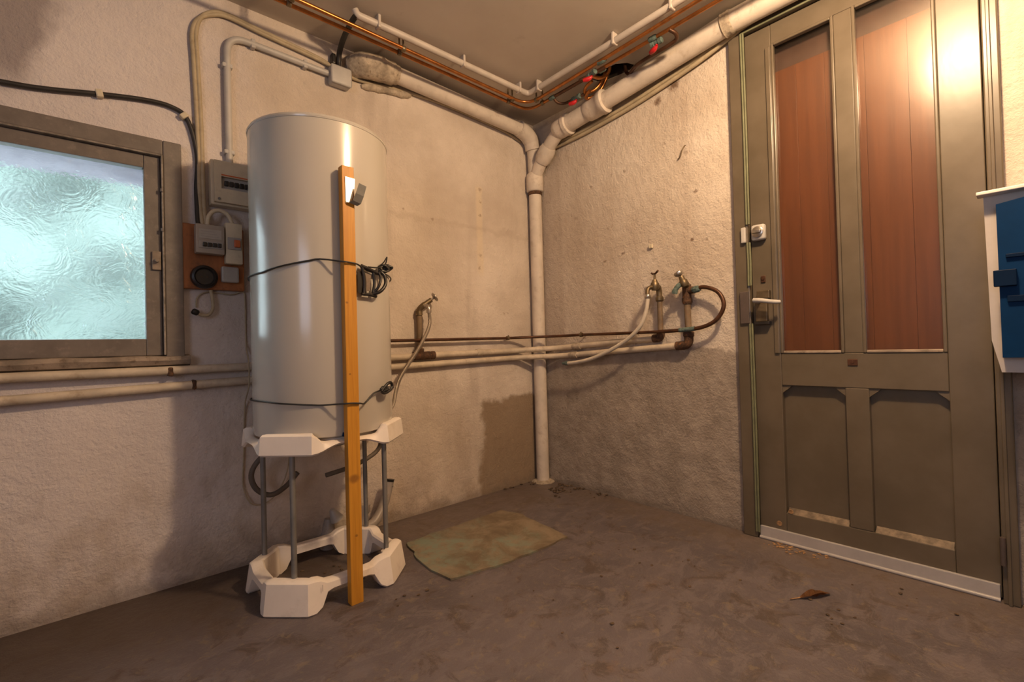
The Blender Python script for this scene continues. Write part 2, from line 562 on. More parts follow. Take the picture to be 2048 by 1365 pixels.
MAT = dict(
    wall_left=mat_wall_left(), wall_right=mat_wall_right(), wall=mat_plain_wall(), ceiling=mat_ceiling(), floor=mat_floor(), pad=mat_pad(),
    enamel=mat_enamel(), pine=mat_pine(), door=mat_door_paint(), door_glass=mat_door_glass(), win_glass=mat_window_glass(), brown_board=mat_board_brown(),
    lintel=simple('dark_lintel_timber', (0.085, 0.062, 0.055), 0.7),
    window_paint=simple('grey_window_paint', (0.17, 0.142, 0.122), 0.45, var=0.1, dirt=(0.40, 0.33, 0.28, 0.25), bump=0.2, bscale=40),
    scuffed=simple('scuffed_frame_paint', (0.27, 0.225, 0.185), 0.5, var=0.25, scale=40),
    ledge=simple('scuffed_door_ledge', (0.19, 0.142, 0.10), 0.6, var=0.3, scale=30, dirt=(0.09, 0.065, 0.042, 0.9)),
    sill=simple('dirty_sill_mortar', (0.30, 0.235, 0.18), 0.8, var=0.2, dirt=(0.10, 0.06, 0.035, 0.7), bump=0.6, bscale=35),
    grey_plastic=simple('grey_conduit_plastic', (0.48, 0.46, 0.44), 0.45, var=0.06),
    cream_plastic=simple('cream_plastic', (0.62, 0.53, 0.38), 0.4, var=0.05, dirt=(0.35, 0.27, 0.18, 0.3)),
    fuse_grey=simple('aged_fuse_box_plastic', (0.37, 0.315, 0.26), 0.45, var=0.05),
    grey_box=simple('grey_box_plastic', (0.36, 0.33, 0.30), 0.45, var=0.05),
    beige_cable=simple('beige_cable_sheath', (0.44, 0.36, 0.24), 0.6, var=0.1, dirt=(0.25, 0.18, 0.11, 0.4)),
    black_cable=simple('black_cable_sheath', (0.028, 0.024, 0.022), 0.5, var=0.2),
    black=simple('black_bakelite', (0.018, 0.015, 0.014), 0.4, var=0.2),
    conduit=simple('dull_white_conduit', (0.52, 0.46, 0.41), 0.45, var=0.06),
    white_plastic=simple('white_stand_plastic', (0.84, 0.755, 0.68), 0.45, var=0.04, scale=5, dirt=(0.50, 0.40, 0.32, 0.35)),
    steel_rod=simple('dull_steel_rod', (0.25, 0.245, 0.24), 0.5, 0.5, var=0.1),
    chrome=simple('worn_chrome', (0.55, 0.50, 0.44), 0.28, 0.9, var=0.15),
    bright=simple('bright_metal_plate', (0.90, 0.86, 0.80), 0.32, 0.9, var=0.05),
    brass=simple('old_brass', (0.20, 0.15, 0.09), 0.45, 0.7, var=0.2, dirt=(0.12, 0.08, 0.04, 0.5)),
    copper=simple('copper_pipe', (0.44, 0.17, 0.05), 0.32, 0.85, var=0.18, dirt=(0.22, 0.09, 0.04, 0.5)),
    copper_dark=simple('tarnished_copper', (0.10, 0.045, 0.024), 0.45, 0.5, var=0.25),
    verdigris=simple('verdigris', (0.105, 0.155, 0.14), 0.75, var=0.3, scale=70, dirt=(0.055, 0.033, 0.02, 0.95)),
    rust=simple('rust', (0.085, 0.042, 0.022), 0.85, var=0.35, scale=45, dirt=(0.26, 0.10, 0.025, 0.9), bump=0.6, bscale=150),
    painted_pipe=simple('cream_painted_pipe', (0.58, 0.49, 0.38), 0.55, var=0.12, scale=10, dirt=(0.30, 0.21, 0.13, 0.5), bump=0.25, bscale=40),
    riser=simple('brown_riser_paint_shaded', (0.20, 0.14, 0.088), 0.7, var=0.2, dirt=(0.25, 0.10, 0.035, 0.6), bump=0.3),  # brown paint, darkened so the shade on the risers is in the colour
    drain=simple('white_painted_drain', (0.64, 0.56, 0.48), 0.6, var=0.08, scale=8, dirt=(0.36, 0.27, 0.20, 0.5), bump=0.35, bscale=30),
    drain_old=simple('crusted_drain_cement', (0.46, 0.38, 0.29), 0.85, var=0.25, scale=22, dirt=(0.14, 0.09, 0.05, 0.8), bump=1.0, bscale=35),
    red=simple('red_valve_plastic', (0.50, 0.015, 0.02), 0.4, var=0.1),
    blue=simple('blue_plastic', (0.0005, 0.024, 0.085), 0.6, var=0.06),
    blue_dark=simple('dark_blue_plastic', (0.001, 0.010, 0.035), 0.5, var=0.06),
    dark_rubber=simple('dark_grey_rubber', (0.13, 0.105, 0.085), 0.6, var=0.1),
    pvc=simple('white_pvc', (0.33, 0.285, 0.25), 0.4, var=0.1, dirt=(0.25, 0.18, 0.12, 0.6)),
    hose=simple('cream_hose_rubber', (0.62, 0.55, 0.45), 0.5, var=0.06),
    seal=simple('pale_green_seal', (0.155, 0.160, 0.092), 0.6, var=0.12),
    kick=simple('grey_kick_strip', (0.40, 0.375, 0.37), 0.35, 0.0, var=0.06),
    hole=simple('dark_cavity', (0.05, 0.035, 0.025), 0.95, var=0.4),
    dirt=simple('dry_dirt', (0.10, 0.065, 0.04), 0.95, var=0.4, scale=50),
    sawdust=simple('sawdust_and_splinters', (0.36, 0.21, 0.10), 0.9, var=0.3, scale=70),
    leaf=simple('dry_leaf', (0.20, 0.085, 0.028), 0.8, var=0.3, scale=60),
    mboard=simple('red_brown_plank', (0.34, 0.115, 0.034), 0.45, var=0.25, grain=(1, 1, 0.2), dirt=(0.08, 0.03, 0.012, 0.5)),
    paper=simple('paper_label', (0.43, 0.39, 0.34), 0.6, var=0.05),
    clip=simple('ivory_clip', (0.62, 0.54, 0.40), 0.5, var=0.06),
    hedge=simple('pale_hedge_leaves', (0.165, 0.205, 0.185), 0.8, var=0.5, scale=1.3, dirt=(0.24, 0.258, 0.262, 0.8)),
    paving=simple('pale_paving', (0.80, 0.82, 0.84), 0.8, var=0.05),
    orange=simple('orange_rocker', (0.55, 0.12, 0.03), 0.4, var=0.05),
    wire=simple('dark_tie_wire', (0.045, 0.042, 0.038), 0.45, 0.3, var=0.2),
    render_out=simple('lilac_render', (0.40, 0.365, 0.42), 0.85, var=0.08, bump=0.4),
    ghost_white=simple('milky_white_plastic', (0.50, 0.45, 0.42), 0.45, var=0.04),
)

def mat_braid():
    m = M('steel_braid')
    w = m.n('ShaderNodeTexWave', Vector=m.obj(), Scale=120.0, Distortion=2.0)
    col = m.mix(w.outputs[1], (0.16, 0.12, 0.09), (0.62, 0.55, 0.46))
    m.bsdf(col, 0.35, 0.7, m.bump(w.outputs[1], 0.5, 0.002))
    return m.mat
MAT['braid'] = mat_braid()
for k in ('blue', 'blue_dark'):
    for nd in MAT[k].node_tree.nodes:
        if nd.type == 'BSDF_PRINCIPLED':
            nd.inputs['Specular IOR Level'].default_value = 0.12

# ------------------------------------------------------------------ structure: room shell
H = 2.365
X0, Y0 = -4.2, -4.2

def wall_with_hole(u0, u1, z0, z1, hu0, hu1, hz0, hz1, axis, thick):
    """wall in the plane y=0 (axis 'x') or x=0 (axis 'y'), thickness towards outside (+)"""
    bm = BM()
    def P(u, z, t):
        return Vector((u, t, z)) if axis == 'x' else Vector((t, u, z))
    us, zs = sorted({u0, hu0, hu1, u1}), sorted({z0, hz0, hz1, z1})
    for i in range(len(us) - 1):
        for j in range(len(zs) - 1):
            if us[i] >= hu0 and us[i + 1] <= hu1 and zs[j] >= hz0 and zs[j + 1] <= hz1:
                continue
            for t in (0, thick):
                bm.faces.new([bm.verts.new(P(u, z, t)) for u, z in ((us[i], zs[j]), (us[i + 1], zs[j]), (us[i + 1], zs[j + 1]), (us[i], zs[j + 1]))])
    for (a, b) in (((hu0, hz0), (hu1, hz0)), ((hu1, hz0), (hu1, hz1)), ((hu1, hz1), (hu0, hz1)), ((hu0, hz1), (hu0, hz0)),
                   ((u0, z0), (u1, z0)), ((u1, z0), (u1, z1)), ((u1, z1), (u0, z1)), ((u0, z1), (u0, z0))):
        bm.faces.new([bm.verts.new(p) for p in (P(*a, 0), P(*b, 0), P(*b, thick), P(*a, thick))])
    bmesh.ops.remove_doubles(bm, verts=bm.verts, dist=1e-5)
    bmesh.ops.recalc_face_normals(bm, faces=bm.faces)
    return bm

def shell(name, bm, mat):
    o = obj(name, bm, mat)
    o['kind'] = 'structure'
    return o

WX0, WX1, WZ0, WZ1 = -3.06, -2.045, 0.92, 1.612           # window opening
DY0, DY1, DZ1 = -2.15, -1.36, 2.285                       # door opening
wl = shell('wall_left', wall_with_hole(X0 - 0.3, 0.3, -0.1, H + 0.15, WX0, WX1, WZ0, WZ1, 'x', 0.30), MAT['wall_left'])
wr = shell('wall_right', wall_with_hole(Y0 - 0.3, 0.0, -0.1, H + 0.15, DY0, DY1, -0.1, DZ1, 'y', 0.30), MAT['wall_right'])
b = BM(); box(b, (X0 - 0.3, Y0 - 0.3, -0.1), (0.3, Y0, H + 0.15)); shell('wall_front', b, MAT['wall'])
# rear wall with the opening the daylight comes through
b = BM()
for lo, hi in (((X0 - 0.3, Y0, -0.1), (X0, -3.5, H + 0.15)), ((X0 - 0.3, -2.1, -0.1), (X0, 0, H + 0.15)), ((X0 - 0.3, -3.5, -0.1), (X0, -2.1, 0.9)), ((X0 - 0.3, -3.5, 2.0), (X0, -2.1, H + 0.15))):
    box(b, lo, hi)
shell('wall_rear', b, MAT['wall'])
b = BM(); box(b, (X0 - 0.32, -3.52, 0.88), (X0 - 0.05, -2.08, 2.02)); shell('window_2', b, MAT['window_paint'])
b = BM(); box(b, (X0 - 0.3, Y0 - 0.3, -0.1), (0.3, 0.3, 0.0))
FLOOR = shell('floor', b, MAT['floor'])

# ceiling slab with the broken-out hole round the pipes
hole2d = [(-0.165, -0.625), (-0.172, -0.68), (-0.150, -0.725), (-0.145, -0.775), (-0.105, -0.82), (-0.06, -0.835), (-0.035, -0.79), (-0.045, -0.72), (-0.055, -0.665), (-0.09, -0.61), (-0.13, -0.60)]
b = BM()
outer = [b.verts.new((x, y, H)) for x, y in ((X0, Y0), (0, Y0), (0, 0), (X0, 0))]
inner = [b.verts.new((x, y, H)) for x, y in hole2d]
es = [b.edges.new((outer[i], outer[(i + 1) % 4])) for i in range(4)] + [b.edges.new((inner[i], inner[(i + 1) % len(inner)])) for i in range(len(inner))]
bmesh.ops.triangle_fill(b, use_beauty=True, edges=es)
top_in = [b.verts.new((v.co.x, v.co.y, H + 0.14)) for v in inner]
for i in range(len(inner)):
    j = (i + 1) % len(inner)
    b.faces.new((inner[i], inner[j], top_in[j], top_in[i]))
b.faces.new(top_in)
CEIL = shell('ceiling', b, MAT['ceiling'])
b = BM(); box(b, (X0, Y0, H + 0.145), (0.0, 0.0, H + 0.25)); obj('slab', b, MAT['ceiling'], CEIL)
b = BM()
ring = [Vector((x, y, H + 0.001)) for x, y in hole2d]
cen = sum(ring, Vector()) / len(ring)
o1 = [cen + (p - cen) * (0.985) for p in ring]
b1 = [b.verts.new(p) for p in o1]
b2 = [b.verts.new(Vector((p.x, p.y, H + 0.13))) for p in o1]
for i in range(len(ring)):
    j = (i + 1) % len(ring)
    b.faces.new((b1[i], b1[j], b2[j], b2[i]))
b.faces.new(b2)
obj('cavity_lining', b, MAT['hole'], CEIL, 'dark broken edge of the hole')

# ------------------------------------------------------------------ outside the window
b = BM(); box(b, (-12, 0.3, -0.6), (8, 14, -0.35)); o = obj('ground_outside', b, MAT['paving']); o['kind'] = 'structure'
b = BM()
bmesh.ops.create_grid(b, x_segments=60, y_segments=14, size=0.5)
for v in b.verts:
    px, py = v.co.x * 9 - 2.0, v.co.y + 0.5
    nz = mnoise.fractal(Vector((px * 1.3, py * 3, 0)), 1.0, 2.0, 4)
    v.co = Vector((px, 5.2 + 0.4 * nz - 0.6 * math.sin(py * PI), -0.35 + py * (3.9 + 0.3 * mnoise.noise(Vector((px * 0.8, 5, 0))))))
hd = solo('garden_hedge', b, MAT['hedge'], 'blurred green garden hedge outside behind the frosted window', 'hedge', smooth=180)
hd['kind'] = 'stuff'

# ------------------------------------------------------------------ window_1
win = structure('window_1', (-2.5, 0, WZ0), 'grey painted window with one wavy frosted pane in the left wall')
WP = MAT['window_paint']
cz0, cz1, cx0, cx1 = 0.872, 1.70, -3.15, -1.962
# casing boards, mitred look: side, top, far side
for nme, lo, hi in (('casing', (-2.020, -0.034, cz0), (cx1, 0.0, cz1)), ('casing', (cx0, -0.034, 1.642), (-2.0205, 0.0, cz1)), ('casing', (cx0, -0.034, cz0), (-3.09, 0.0, 1.6415))):
    b = BM(); box(b, lo, hi, 0.004); obj(nme, b, WP, win)
b = BM(); box(b, (-2.027, -0.040, 0.885), (-2.0205, -0.004, 1.6415), 0.002); obj('casing_bead', b, MAT['scuffed'], win, 'scuffed lighter bead')
b = BM(); box(b, (-3.09, -0.040, 1.635), (-2.0275, -0.004, 1.6415), 0.002); obj('casing_bead', b, MAT['scuffed'], win, 'scuffed lighter bead')
# sash
sx0, sx1, sz0, sz1 = -3.085, -2.0285, 0.884, 1.634
px0, px1, pz0, pz1 = -3.03, -2.078, 0.947, 1.585
sash = BM()
box(sash, (px1, -0.022, sz0), (sx1, 0.018, sz1), 0.003)
sash_o = obj('sash_stile', sash, WP, win)
b = BM(); box(b, (sx0, -0.022, sz0), (px0, 0.018, sz1), 0.003); obj('sash_stile', b, WP, win)
b = BM(); box(b, (px0 + .0002, -0.022, sz0), (px1 - .0002, 0.018, pz0), 0.003); obj('sash_rail', b, WP, win)
b = BM(); box(b, (px0 + .0002, -0.022, pz1), (px1 - .0002, 0.018, sz1), 0.003); obj('sash_rail', b, WP, win)
b = BM()
box(b, (px0 - 0.004, 0.004, pz0 - 0.004), (px1 + 0.004, 0.009, pz1 + 0.004)); obj('window_pane', b, MAT['win_glass'], win, 'wavy frosted glass pane')
b = BM(); box(b, (-2.058, -0.032, 1.205), (-2.030, -0.022, 1.275), 0.003); lathe(b, [(0, .008), (.016, .008), (.018, .006)], (-2.044, -0.032, 1.24), (0, -1, 0), 12); obj('latch_plate', b, MAT['sill'], win, 'rusty paint-crusted latch on the sash')
for zz in (1.50, 1.35):
    b = BM(); lathe(b, [(0, .005), (.012, .005)], (-2.026, -0.041, zz), (0, 0, 1), 8); obj('hinge_pin', b, WP, win)
b = BM(); box(b, (WX0 + .01, 0.025, WZ1 - 0.008), (WX1 - .01, 0.299, WZ1 - 0.001)); obj('reveal_top', b, MAT['render_out'], win)
b = BM(); box(b, (WX1 - 0.008, 0.025, WZ0 + .01), (WX1 - .001, 0.299, WZ1 - 0.01)); obj('reveal_side', b, MAT['render_out'], win)
# plaster sill below
b = BM()
n = 40
sec = [(0.0, 0.886), (-0.040, 0.880), (-0.046, 0.866), (-0.036, 0.848), (0.0, 0.838)]
rings = []
for i in range(n + 1):
    x = -3.2 + (3.2 - 1.945) * i / n
    rings.append([b.verts.new((x, y + (0 if y == 0 else 0.006 * mnoise.noise(Vector((x * 9, z * 30, 0)))), z + 0.005 * mnoise.noise(Vector((x * 7, 3, z * 20))))) for y, z in sec])
for p, q in zip(rings, rings[1:]):
    for k in range(len(sec) - 1):
        b.faces.new((p[k], p[k + 1], q[k + 1], q[k]))
b.faces.new(rings[-1]); b.faces.new(list(reversed(rings[0])))
bmesh.ops.recalc_face_normals(b, faces=b.faces)
t1 = shell('trim_1', b, MAT['sill']); t1['label'] = 'rough dirty plaster sill under the frosted window'

# ------------------------------------------------------------------ door_1
door = structure('door_1', (0, -1.755, 0), 'olive-grey panelled door with two tall brown glass panes')
DP = MAT['door']
fy0, fy1, fz1 = -2.166, -1.311, 2.292        # frame outer
ly0, ly1, lz1 = -2.124, -1.374, 2.258        # leaf
for nme, lo, hi in (('door_jamb', (-0.030, ly1 + .003, 0.0), (0.06, fy1, fz1)), ('door_jamb', (-0.030, fy0, 0.0), (0.06, ly0 - .003, fz1)), ('door_head', (-0.030, ly0 - .0025, lz1 + .004), (0.06, ly1 + .0025, fz1))):
    b = BM(); box(b, lo, hi, 0.004); obj(nme, b, DP, door)
# stop bead on the hinge side jamb
b = BM(); box(b, (-0.038, -2.148, 0.0), (-0.0302, -2.138, 2.25), 0.002); obj('jamb_bead', b, DP, door)
leaf_t0, leaf_t1 = -0.006, 0.034
gl0, gl1, gr0, gr1 = -1.7135, -1.482, -2.0145, -1.7735      # glass openings (left pane / right pane) in y
gz0, gz1 = 0.820, 2.172
kz0, kz1 = 0.131, 0.682                                     # lower panels
def leafbox(nme, lo, hi):
    b = BM(); box(b, (leaf_t0, lo[0], lo[1]), (leaf_t1, hi[0], hi[1]), 0.003); return obj(nme, b, DP, door)
leafbox('stile', (gl1, 0.008), (ly1, lz1))
leafbox('stile', (ly0, 0.008), (gr0, lz1))
leafbox('rail', (gr0 + .0002, 0.008), (gl1 - .0002, kz0))
leafbox('rail', (gr0 + .0002, kz1), (gl1 - .0002, gz0))
leafbox('rail', (gr0 + .0002, gz1), (gl1 - .0002, lz1))
leafbox('mullion', (gr1, gz0 + .0002), (gl0, gz1 - .0002))
leafbox('mullion', (-1.787, kz0 + .0002), (-1.7105, kz1 - .0002))
# recessed lower panels
for (a, c) in ((-1.7105, gl1), (gr0, -1.787)):
    b = BM(); box(b, (0.024, a - .004, kz0 - .004), (0.033, c + .004, kz1 + .004)); obj('lower_panel', b, DP, door)
    # sloping bottom ledge and chamfered shoulders of the recess
    b = BM(); prism(b, [(-0.004, a + .004, kz0 - 0.001), (0.0238, a + .004, kz0 + 0.018), (0.0238, a + .004, kz0 - 0.001)], (0, (c - a) - .008, 0)); obj('panel_ledge', b, MAT['ledge'], door, 'scuffed bare ledge')
    for s, yy in ((1, a), (-1, c)):
        b = BM(); prism(b, [(0.0, yy, kz1 + .001), (0.0, yy + s * 0.036, kz1 + .001), (0.0, yy + s * .028, kz1 - 0.010), (0.0, yy + s * .010, kz1 - 0.024), (0.0, yy, kz1 - 0.034)], (0.0238, 0, 0)); obj('shoulder', b, DP, door)
# glazing beads and panes
for (a, c) in ((gl0, gl1), (gr0, gr1)):
    b = BM(); box(b, (0.012, a - .003, gz0 - .003), (0.016, c + .003, gz1 + .003)); obj('door_pane', b, MAT['door_glass'], door, 'clear glass over red-brown boards')
    bd = 0.011
    b = BM(); box(b, (-0.010, a, gz0), (0.0118, a + bd, gz1), 0.003); obj('glazing_bead', b, DP, door)
    b = BM(); box(b, (-0.010, c - bd, gz0), (0.0118, c, gz1), 0.003); obj('glazing_bead', b, DP, door)
    b = BM(); box(b, (-0.010, a + bd + .0003, gz0), (0.0118, c - bd - .0003, gz0 + bd), 0.003); obj('glazing_bead', b, MAT['sill'], door, 'paint-worn lower bead')
    b = BM(); box(b, (-0.010, a + bd + .0003, gz1 - bd), (0.0118, c - bd - .0003, gz1), 0.003); obj('glazing_bead', b, DP, door)
# outer bead strip beside the lock-side pane
b = BM(); box(b, (-0.014, gl1 + .002, gz0), (-0.0062, gl1 + .022, gz1 - .01), 0.003); obj('glazing_bead', b, DP, door)
# boards fixed behind the glass, lintel timber above them
ys = [-2.03, -1.93, -1.80, -1.665, -1.56, -1.465]
for i in range(5):
    b = BM(); box(b, (0.050, ys[i] + .0003, 0.80), (0.064, ys[i + 1] - .0003, 2.070), 0.0008); obj('board', b, MAT['brown_board'], door)
b = BM(); box(b, (0.065, -2.05, 0.78), (0.085, -1.45, 2.26)); obj('backing_panel', b, MAT['lintel'], door)
b = BM(); box(b, (0.090, DY0 + .0005, 0.0), (0.110, DY1 - .0005, DZ1 - .0005)); obj('outer_panel', b, MAT['lintel'], door)
# kick strip with a foot bead
b = BM(); box(b, (-0.020, ly0 + .004, 0.006), (-0.0065, ly1 - .004, 0.055), 0.002); obj('kick_strip', b, MAT['kick'], door, 'grey metal kick strip')
b = BM(); tube(b, [(-0.022, ly0 + .004, 0.006), (-0.022, ly1 - .004, 0.006)], 0.007, 10); obj('strip_foot', b, MAT['kick'], door, smooth=50)
# pale seal strip between frame and leaf
for (p, q) in (((-1.3725, 0.03), (-1.3725, 0.955)), ((-1.3725, 1.125), (-1.3725, 1.318)), ((-1.3725, 1.40), (-1.3725, 2.262))):
    b = BM()
    for dy in (-.006, .004):
        tube(b, smooth_path([(-0.034, p[0] + dy, p[1]), (-0.035, p[0] + dy - .002, (p[1] + q[1]) / 2), (-0.034, q[0] + dy, q[1])], 4), 0.0048, 8)
    obj('seal_strip', b, MAT['seal'], door, 'pale green rubber seal', smooth=60)
b = BM(); tube(b, [(-0.034, -1.370, 2.262), (-0.034, -2.12, 2.262)], 0.0048, 8); obj('seal_strip', b, MAT['seal'], door, 'pale green rubber seal', smooth=60)
# rim lock with lever
b = BM(); box(b, (-0.034, -1.452, 1.062), (-0.0062, -1.400, 1.098), 0.003); box(b, (-0.030, -1.440, 0.962), (-0.0062, -1.392, 1.0615), 0.003); lk = obj('rim_lock', b, MAT['brass'], door, 'tarnished brass rim lock')
b = BM(); box(b, (-0.040, -1.368, 0.955), (-0.0305, -1.330, 1.100), 0.003); obj('strike_box', b, MAT['lintel'], door, 'dark strike box on the jamb')
b = BM(); box(b, (-0.036, -1.450, 0.948), (-0.0062, -1.389, 0.9615), 0.002); obj('lock_foot', b, MAT['black'], door)
b = BM(); lathe(b, [(0, .011), (.03, .010), (.034, .008)], (-0.0345, -1.408, 1.052), (-1, 0, 0), 12)
tube(b, smooth_path([(-0.066, -1.400, 1.055), (-0.072, -1.430, 1.052), (-0.070, -1.470, 1.044), (-0.066, -1.496, 1.040), (-0.060, -1.505, 1.041)], 4), [.010] * 4 + [.0095] * 4 + [.009] * 4 + [.008] * 4 + [.005], 10)
obj('lever_handle', b, MAT['grey_plastic'], lk, 'grey metal lever', smooth=50)
b = BM(); box(b, (-0.012, -1.432, 1.135), (-0.0062, -1.412, 1.165), 0.003); lathe(b, [(0, .006), (.004, .006)], (-0.0121, -1.422, 1.152), (-1, 0, 0), 10); obj('keyhole_plate', b, MAT['copper_dark'], door)
# upper night latch
b = BM(); box(b, (-0.036, -1.443, 1.322), (-0.0062, -1.385, 1.392), 0.010, 3); la = obj('night_latch', b, MAT['grey_plastic'], door, 'pale grey night latch', smooth=40)
b = BM(); lathe(b, [(0, .024), (.006, .024), (.009, .018)], (-0.0362, -1.415, 1.358), (-1, 0, 0), 20); box(b, (-0.058, -1.434, 1.350), (-0.0445, -1.396, 1.366), 0.004); obj('latch_knob', b, MAT['chrome'], la, smooth=40)
b = BM(); box(b, (-0.046, -1.366, 1.318), (-0.0305, -1.346, 1.388), 0.004); obj('latch_keeper', b, MAT['grey_plastic'], door)
# small plate on the middle rail, knot holes at the foot, hinges
b = BM(); box(b, (-0.010, -1.755, 0.770), (-0.0062, -1.722, 0.796), 0.002); lathe(b, [(0, .006), (.003, .006)], (-0.0101, -1.738, 0.785), (-1, 0, 0), 10); obj('lock_plate', b, MAT['copper_dark'], door, 'small rusty plate')
for (yy, zz, r) in ((-1.500, 0.141, .010), (-1.453, 0.079, .011)):
    b = BM(); lathe(b, [(0, r), (.002, r), (.0022, r * .6), (.0002, r * .5)], (-0.0062, yy, zz), (-1, 0, 0), 14); h_ = obj('hole_ring', b, MAT['sawdust'], door, 'splintered old screw hole', smooth=40)
for zz in (0.13, 1.15, 2.02):
    b = BM(); tube(b, [(-0.044, -2.1305, zz), (-0.044, -2.1305, zz + .09)], 0.0075, 10); box(b, (-0.037, -2.1290, zz), (-0.0302 + .001, -2.1275, zz + .09)); hg = obj('hinge', b, MAT['lintel'], door, smooth=40)

# ------------------------------------------------------------------ drain pipe in the corner
dr = thing('drain_pipe', 'thick white painted drain pipe forking under the ceiling in the room corner', 'pipe', (-0.05, -0.055, 0))
DM = MAT['drain']
VX, VY = -0.050, -0.055
b = BM(); tube(b, [(VX, VY, 0.0), (VX, VY, 1.0), (VX, VY, 1.885)], 0.041, 20); obj('vertical_pipe', b, DM, dr, smooth=50)
b = BM(); lathe(b, [(0, .0435), (.004, .0455), (.02, .0455), (.022, .0435)], (VX, VY, 1.868), (0, 0, 1), 20); obj('rust_ring', b, MAT['rust'], dr, 'rusty joint', smooth=50)
b = BM(); lathe(b, [(0, .047), (.008, .055), (.09, .056), (.115, .052), (.125, .042)], (VX, VY, 1.890), (0, 0, 1), 20); obj('socket', b, DM, dr, smooth=50)
b = BM(); tube(b, smooth_path([(VX, VY, 1.99), (VX - .004, VY, 2.06), (VX - .006, VY, 2.13), (VX - .015, -0.058, 2.185)], 4), 0.040, 18); obj('left_stem', b, DM, dr, smooth=50)
b = BM(); tube(b, smooth_path([(VX - .012, -0.057, 2.165), (VX - .03, -0.06, 2.215), (-0.12, -0.062, 2.250), (-0.19, -0.064, 2.270)], 5), [.049] * 6 + [.051] * 5 + [.050] * 5, 18); obj('elbow', b, MAT['drain'], dr, 'lumpy painted elbow', smooth=50)
Lp = [(-0.16, -0.062, 2.264), (-0.62, -0.064, 2.284), (-1.075, -0.066, 2.296)]
b = BM(); tube(b, Lp, 0.041, 18); obj('left_pipe', b, DM, dr, smooth=50)
b = BM()
tube(b, smooth_path([(-1.045, -0.066, 2.294), (-1.09, -0.066, 2.292), (-1.16, -0.066, 2.288), (-1.225, -0.05, 2.284), (-1.25, -0.01, 2.282)], 5), [.047] * 3 + [.056] * 5 + [.060] * 8 + [.056] * 5, 18)
for v in b.verts:
    v.co += Vector((0, -1, -.4)) * 0.007 * mnoise.noise(v.co * 28)
obj('crusted_socket', b, MAT['drain_old'], dr, 'crusty stained socket going into the wall', smooth=60)
# right branch
Rb = [(VX - .002, VY - .004, 1.985), (-0.062, -0.128, 2.060), (-0.072, -0.195, 2.118), (-0.079, -0.262, 2.165), (-0.084, -0.34, 2.202)]
b = BM(); tube(b, smooth_path(Rb, 5), 0.040, 18); obj('right_branch', b, DM, dr, smooth=50)
def sock(p, q, r0, nm='socket', mat=DM, lip=True):
    p, q = Vector(p), Vector(q)
    Ld = (q - p).length
    prof = [(0, r0 - .012), (.012, r0 - .003), (Ld * .35, r0), (Ld * .75, r0 + .001), (Ld * .78, r0 + .006), (Ld * .97, r0 + .006), (Ld, r0)] if lip else [(0, r0 - .008), (Ld * .2, r0), (Ld * .8, r0), (Ld, r0 - .008)]
    b = BM(); lathe(b, prof, p, q - p, 20); return obj(nm, b, mat, dr, smooth=50)
sock((-0.062, -0.134, 2.064), (-0.074, -0.214, 2.132), 0.053, lip=False)
def rp(y):     # axis of the run along the right wall
    return Vector((-0.085, y, 2.203 + (-y - 0.33) * 0.101 if y > -1.38 else 2.309 + (-y - 1.38) * 0.002))
sock(rp(-0.285), rp(-0.395), 0.058)
b = BM(); tube(b, [rp(-0.38), rp(-0.66)], 0.050, 20); obj('right_pipe', b, DM, dr, smooth=50)
sock(rp(-0.525), rp(-0.665), 0.060)
b = BM(); tube(b, [rp(-0.65), rp(-1.0), rp(-1.36), rp(-2.4), rp(-4.19)], 0.048, 20); obj('right_pipe', b, DM, dr, smooth=50)
b = BM(); lathe(b, [(0, .0495), (.006, .054), (.012, .0515), (.02, .053), (.03, .0515), (.036, .0535), (.046, .0495)], rp(-1.315), rp(-1.36) - rp(-1.315), 20); obj('joint_ring', b, MAT['drain_old'], dr, 'rust-stained joint ring', smooth=50)
b = BM(); lathe(b, [(0, .075), (.006, .07), (.012, .05), (.013, .0415)], (VX, VY, 0.0), (0, 0, 1), 20); obj('cement_collar', b, MAT['drain_old'], dr, smooth=40)
# plaster make-up patch under the wall socket
b = BM()
tube(b, smooth_path([(-1.21, -0.004, 2.205), (-1.12, -0.008, 2.222), (-1.02, -0.008, 2.236), (-0.93, -0.004, 2.250)], 5), [.010] + [.018] * 14 + [.008], 10)
for v in b.verts:
    v.co.z += 0.008 * mnoise.noise(v.co * 30)
obj('mortar_fillet', b, MAT['drain_old'], dr, smooth=60)

# ------------------------------------------------------------------ cable run behind the drains
cb = thing('cable_run', 'two flat beige cables under the drain pipe along the right wall', 'cable', (-0.02, -0.2, 2.13))
for k, (dz, dx) in enumerate(((0, 0), (0.022, 0.002))):
    pts = [(-0.020, -0.11, 2.150 + dz * .4), (-0.018, -0.194, 2.143 + dz * .8), (-0.016, -0.42, 2.146 + dz), (-0.016, -0.60, 2.158 + dz), (-0.016, -0.774, 2.174 + dz), (-0.018, -0.98, 2.204 + dz), (-0.024, -1.173, 2.238 + dz * .9), (-0.034, -1.31, 2.268 + dz * .6), (-0.040, -1.42, 2.289 + dz * .5), (-0.040, -1.62, 2.306 + dz * .4), (-0.036, -2.2, 2.318 + dz * .4), (-0.03, -4.18, 2.32)]
    b = BM(); tube(b, smooth_path(pts, 5), 0.0105, 10); obj('cable', b, MAT['beige_cable'], cb, smooth=60)

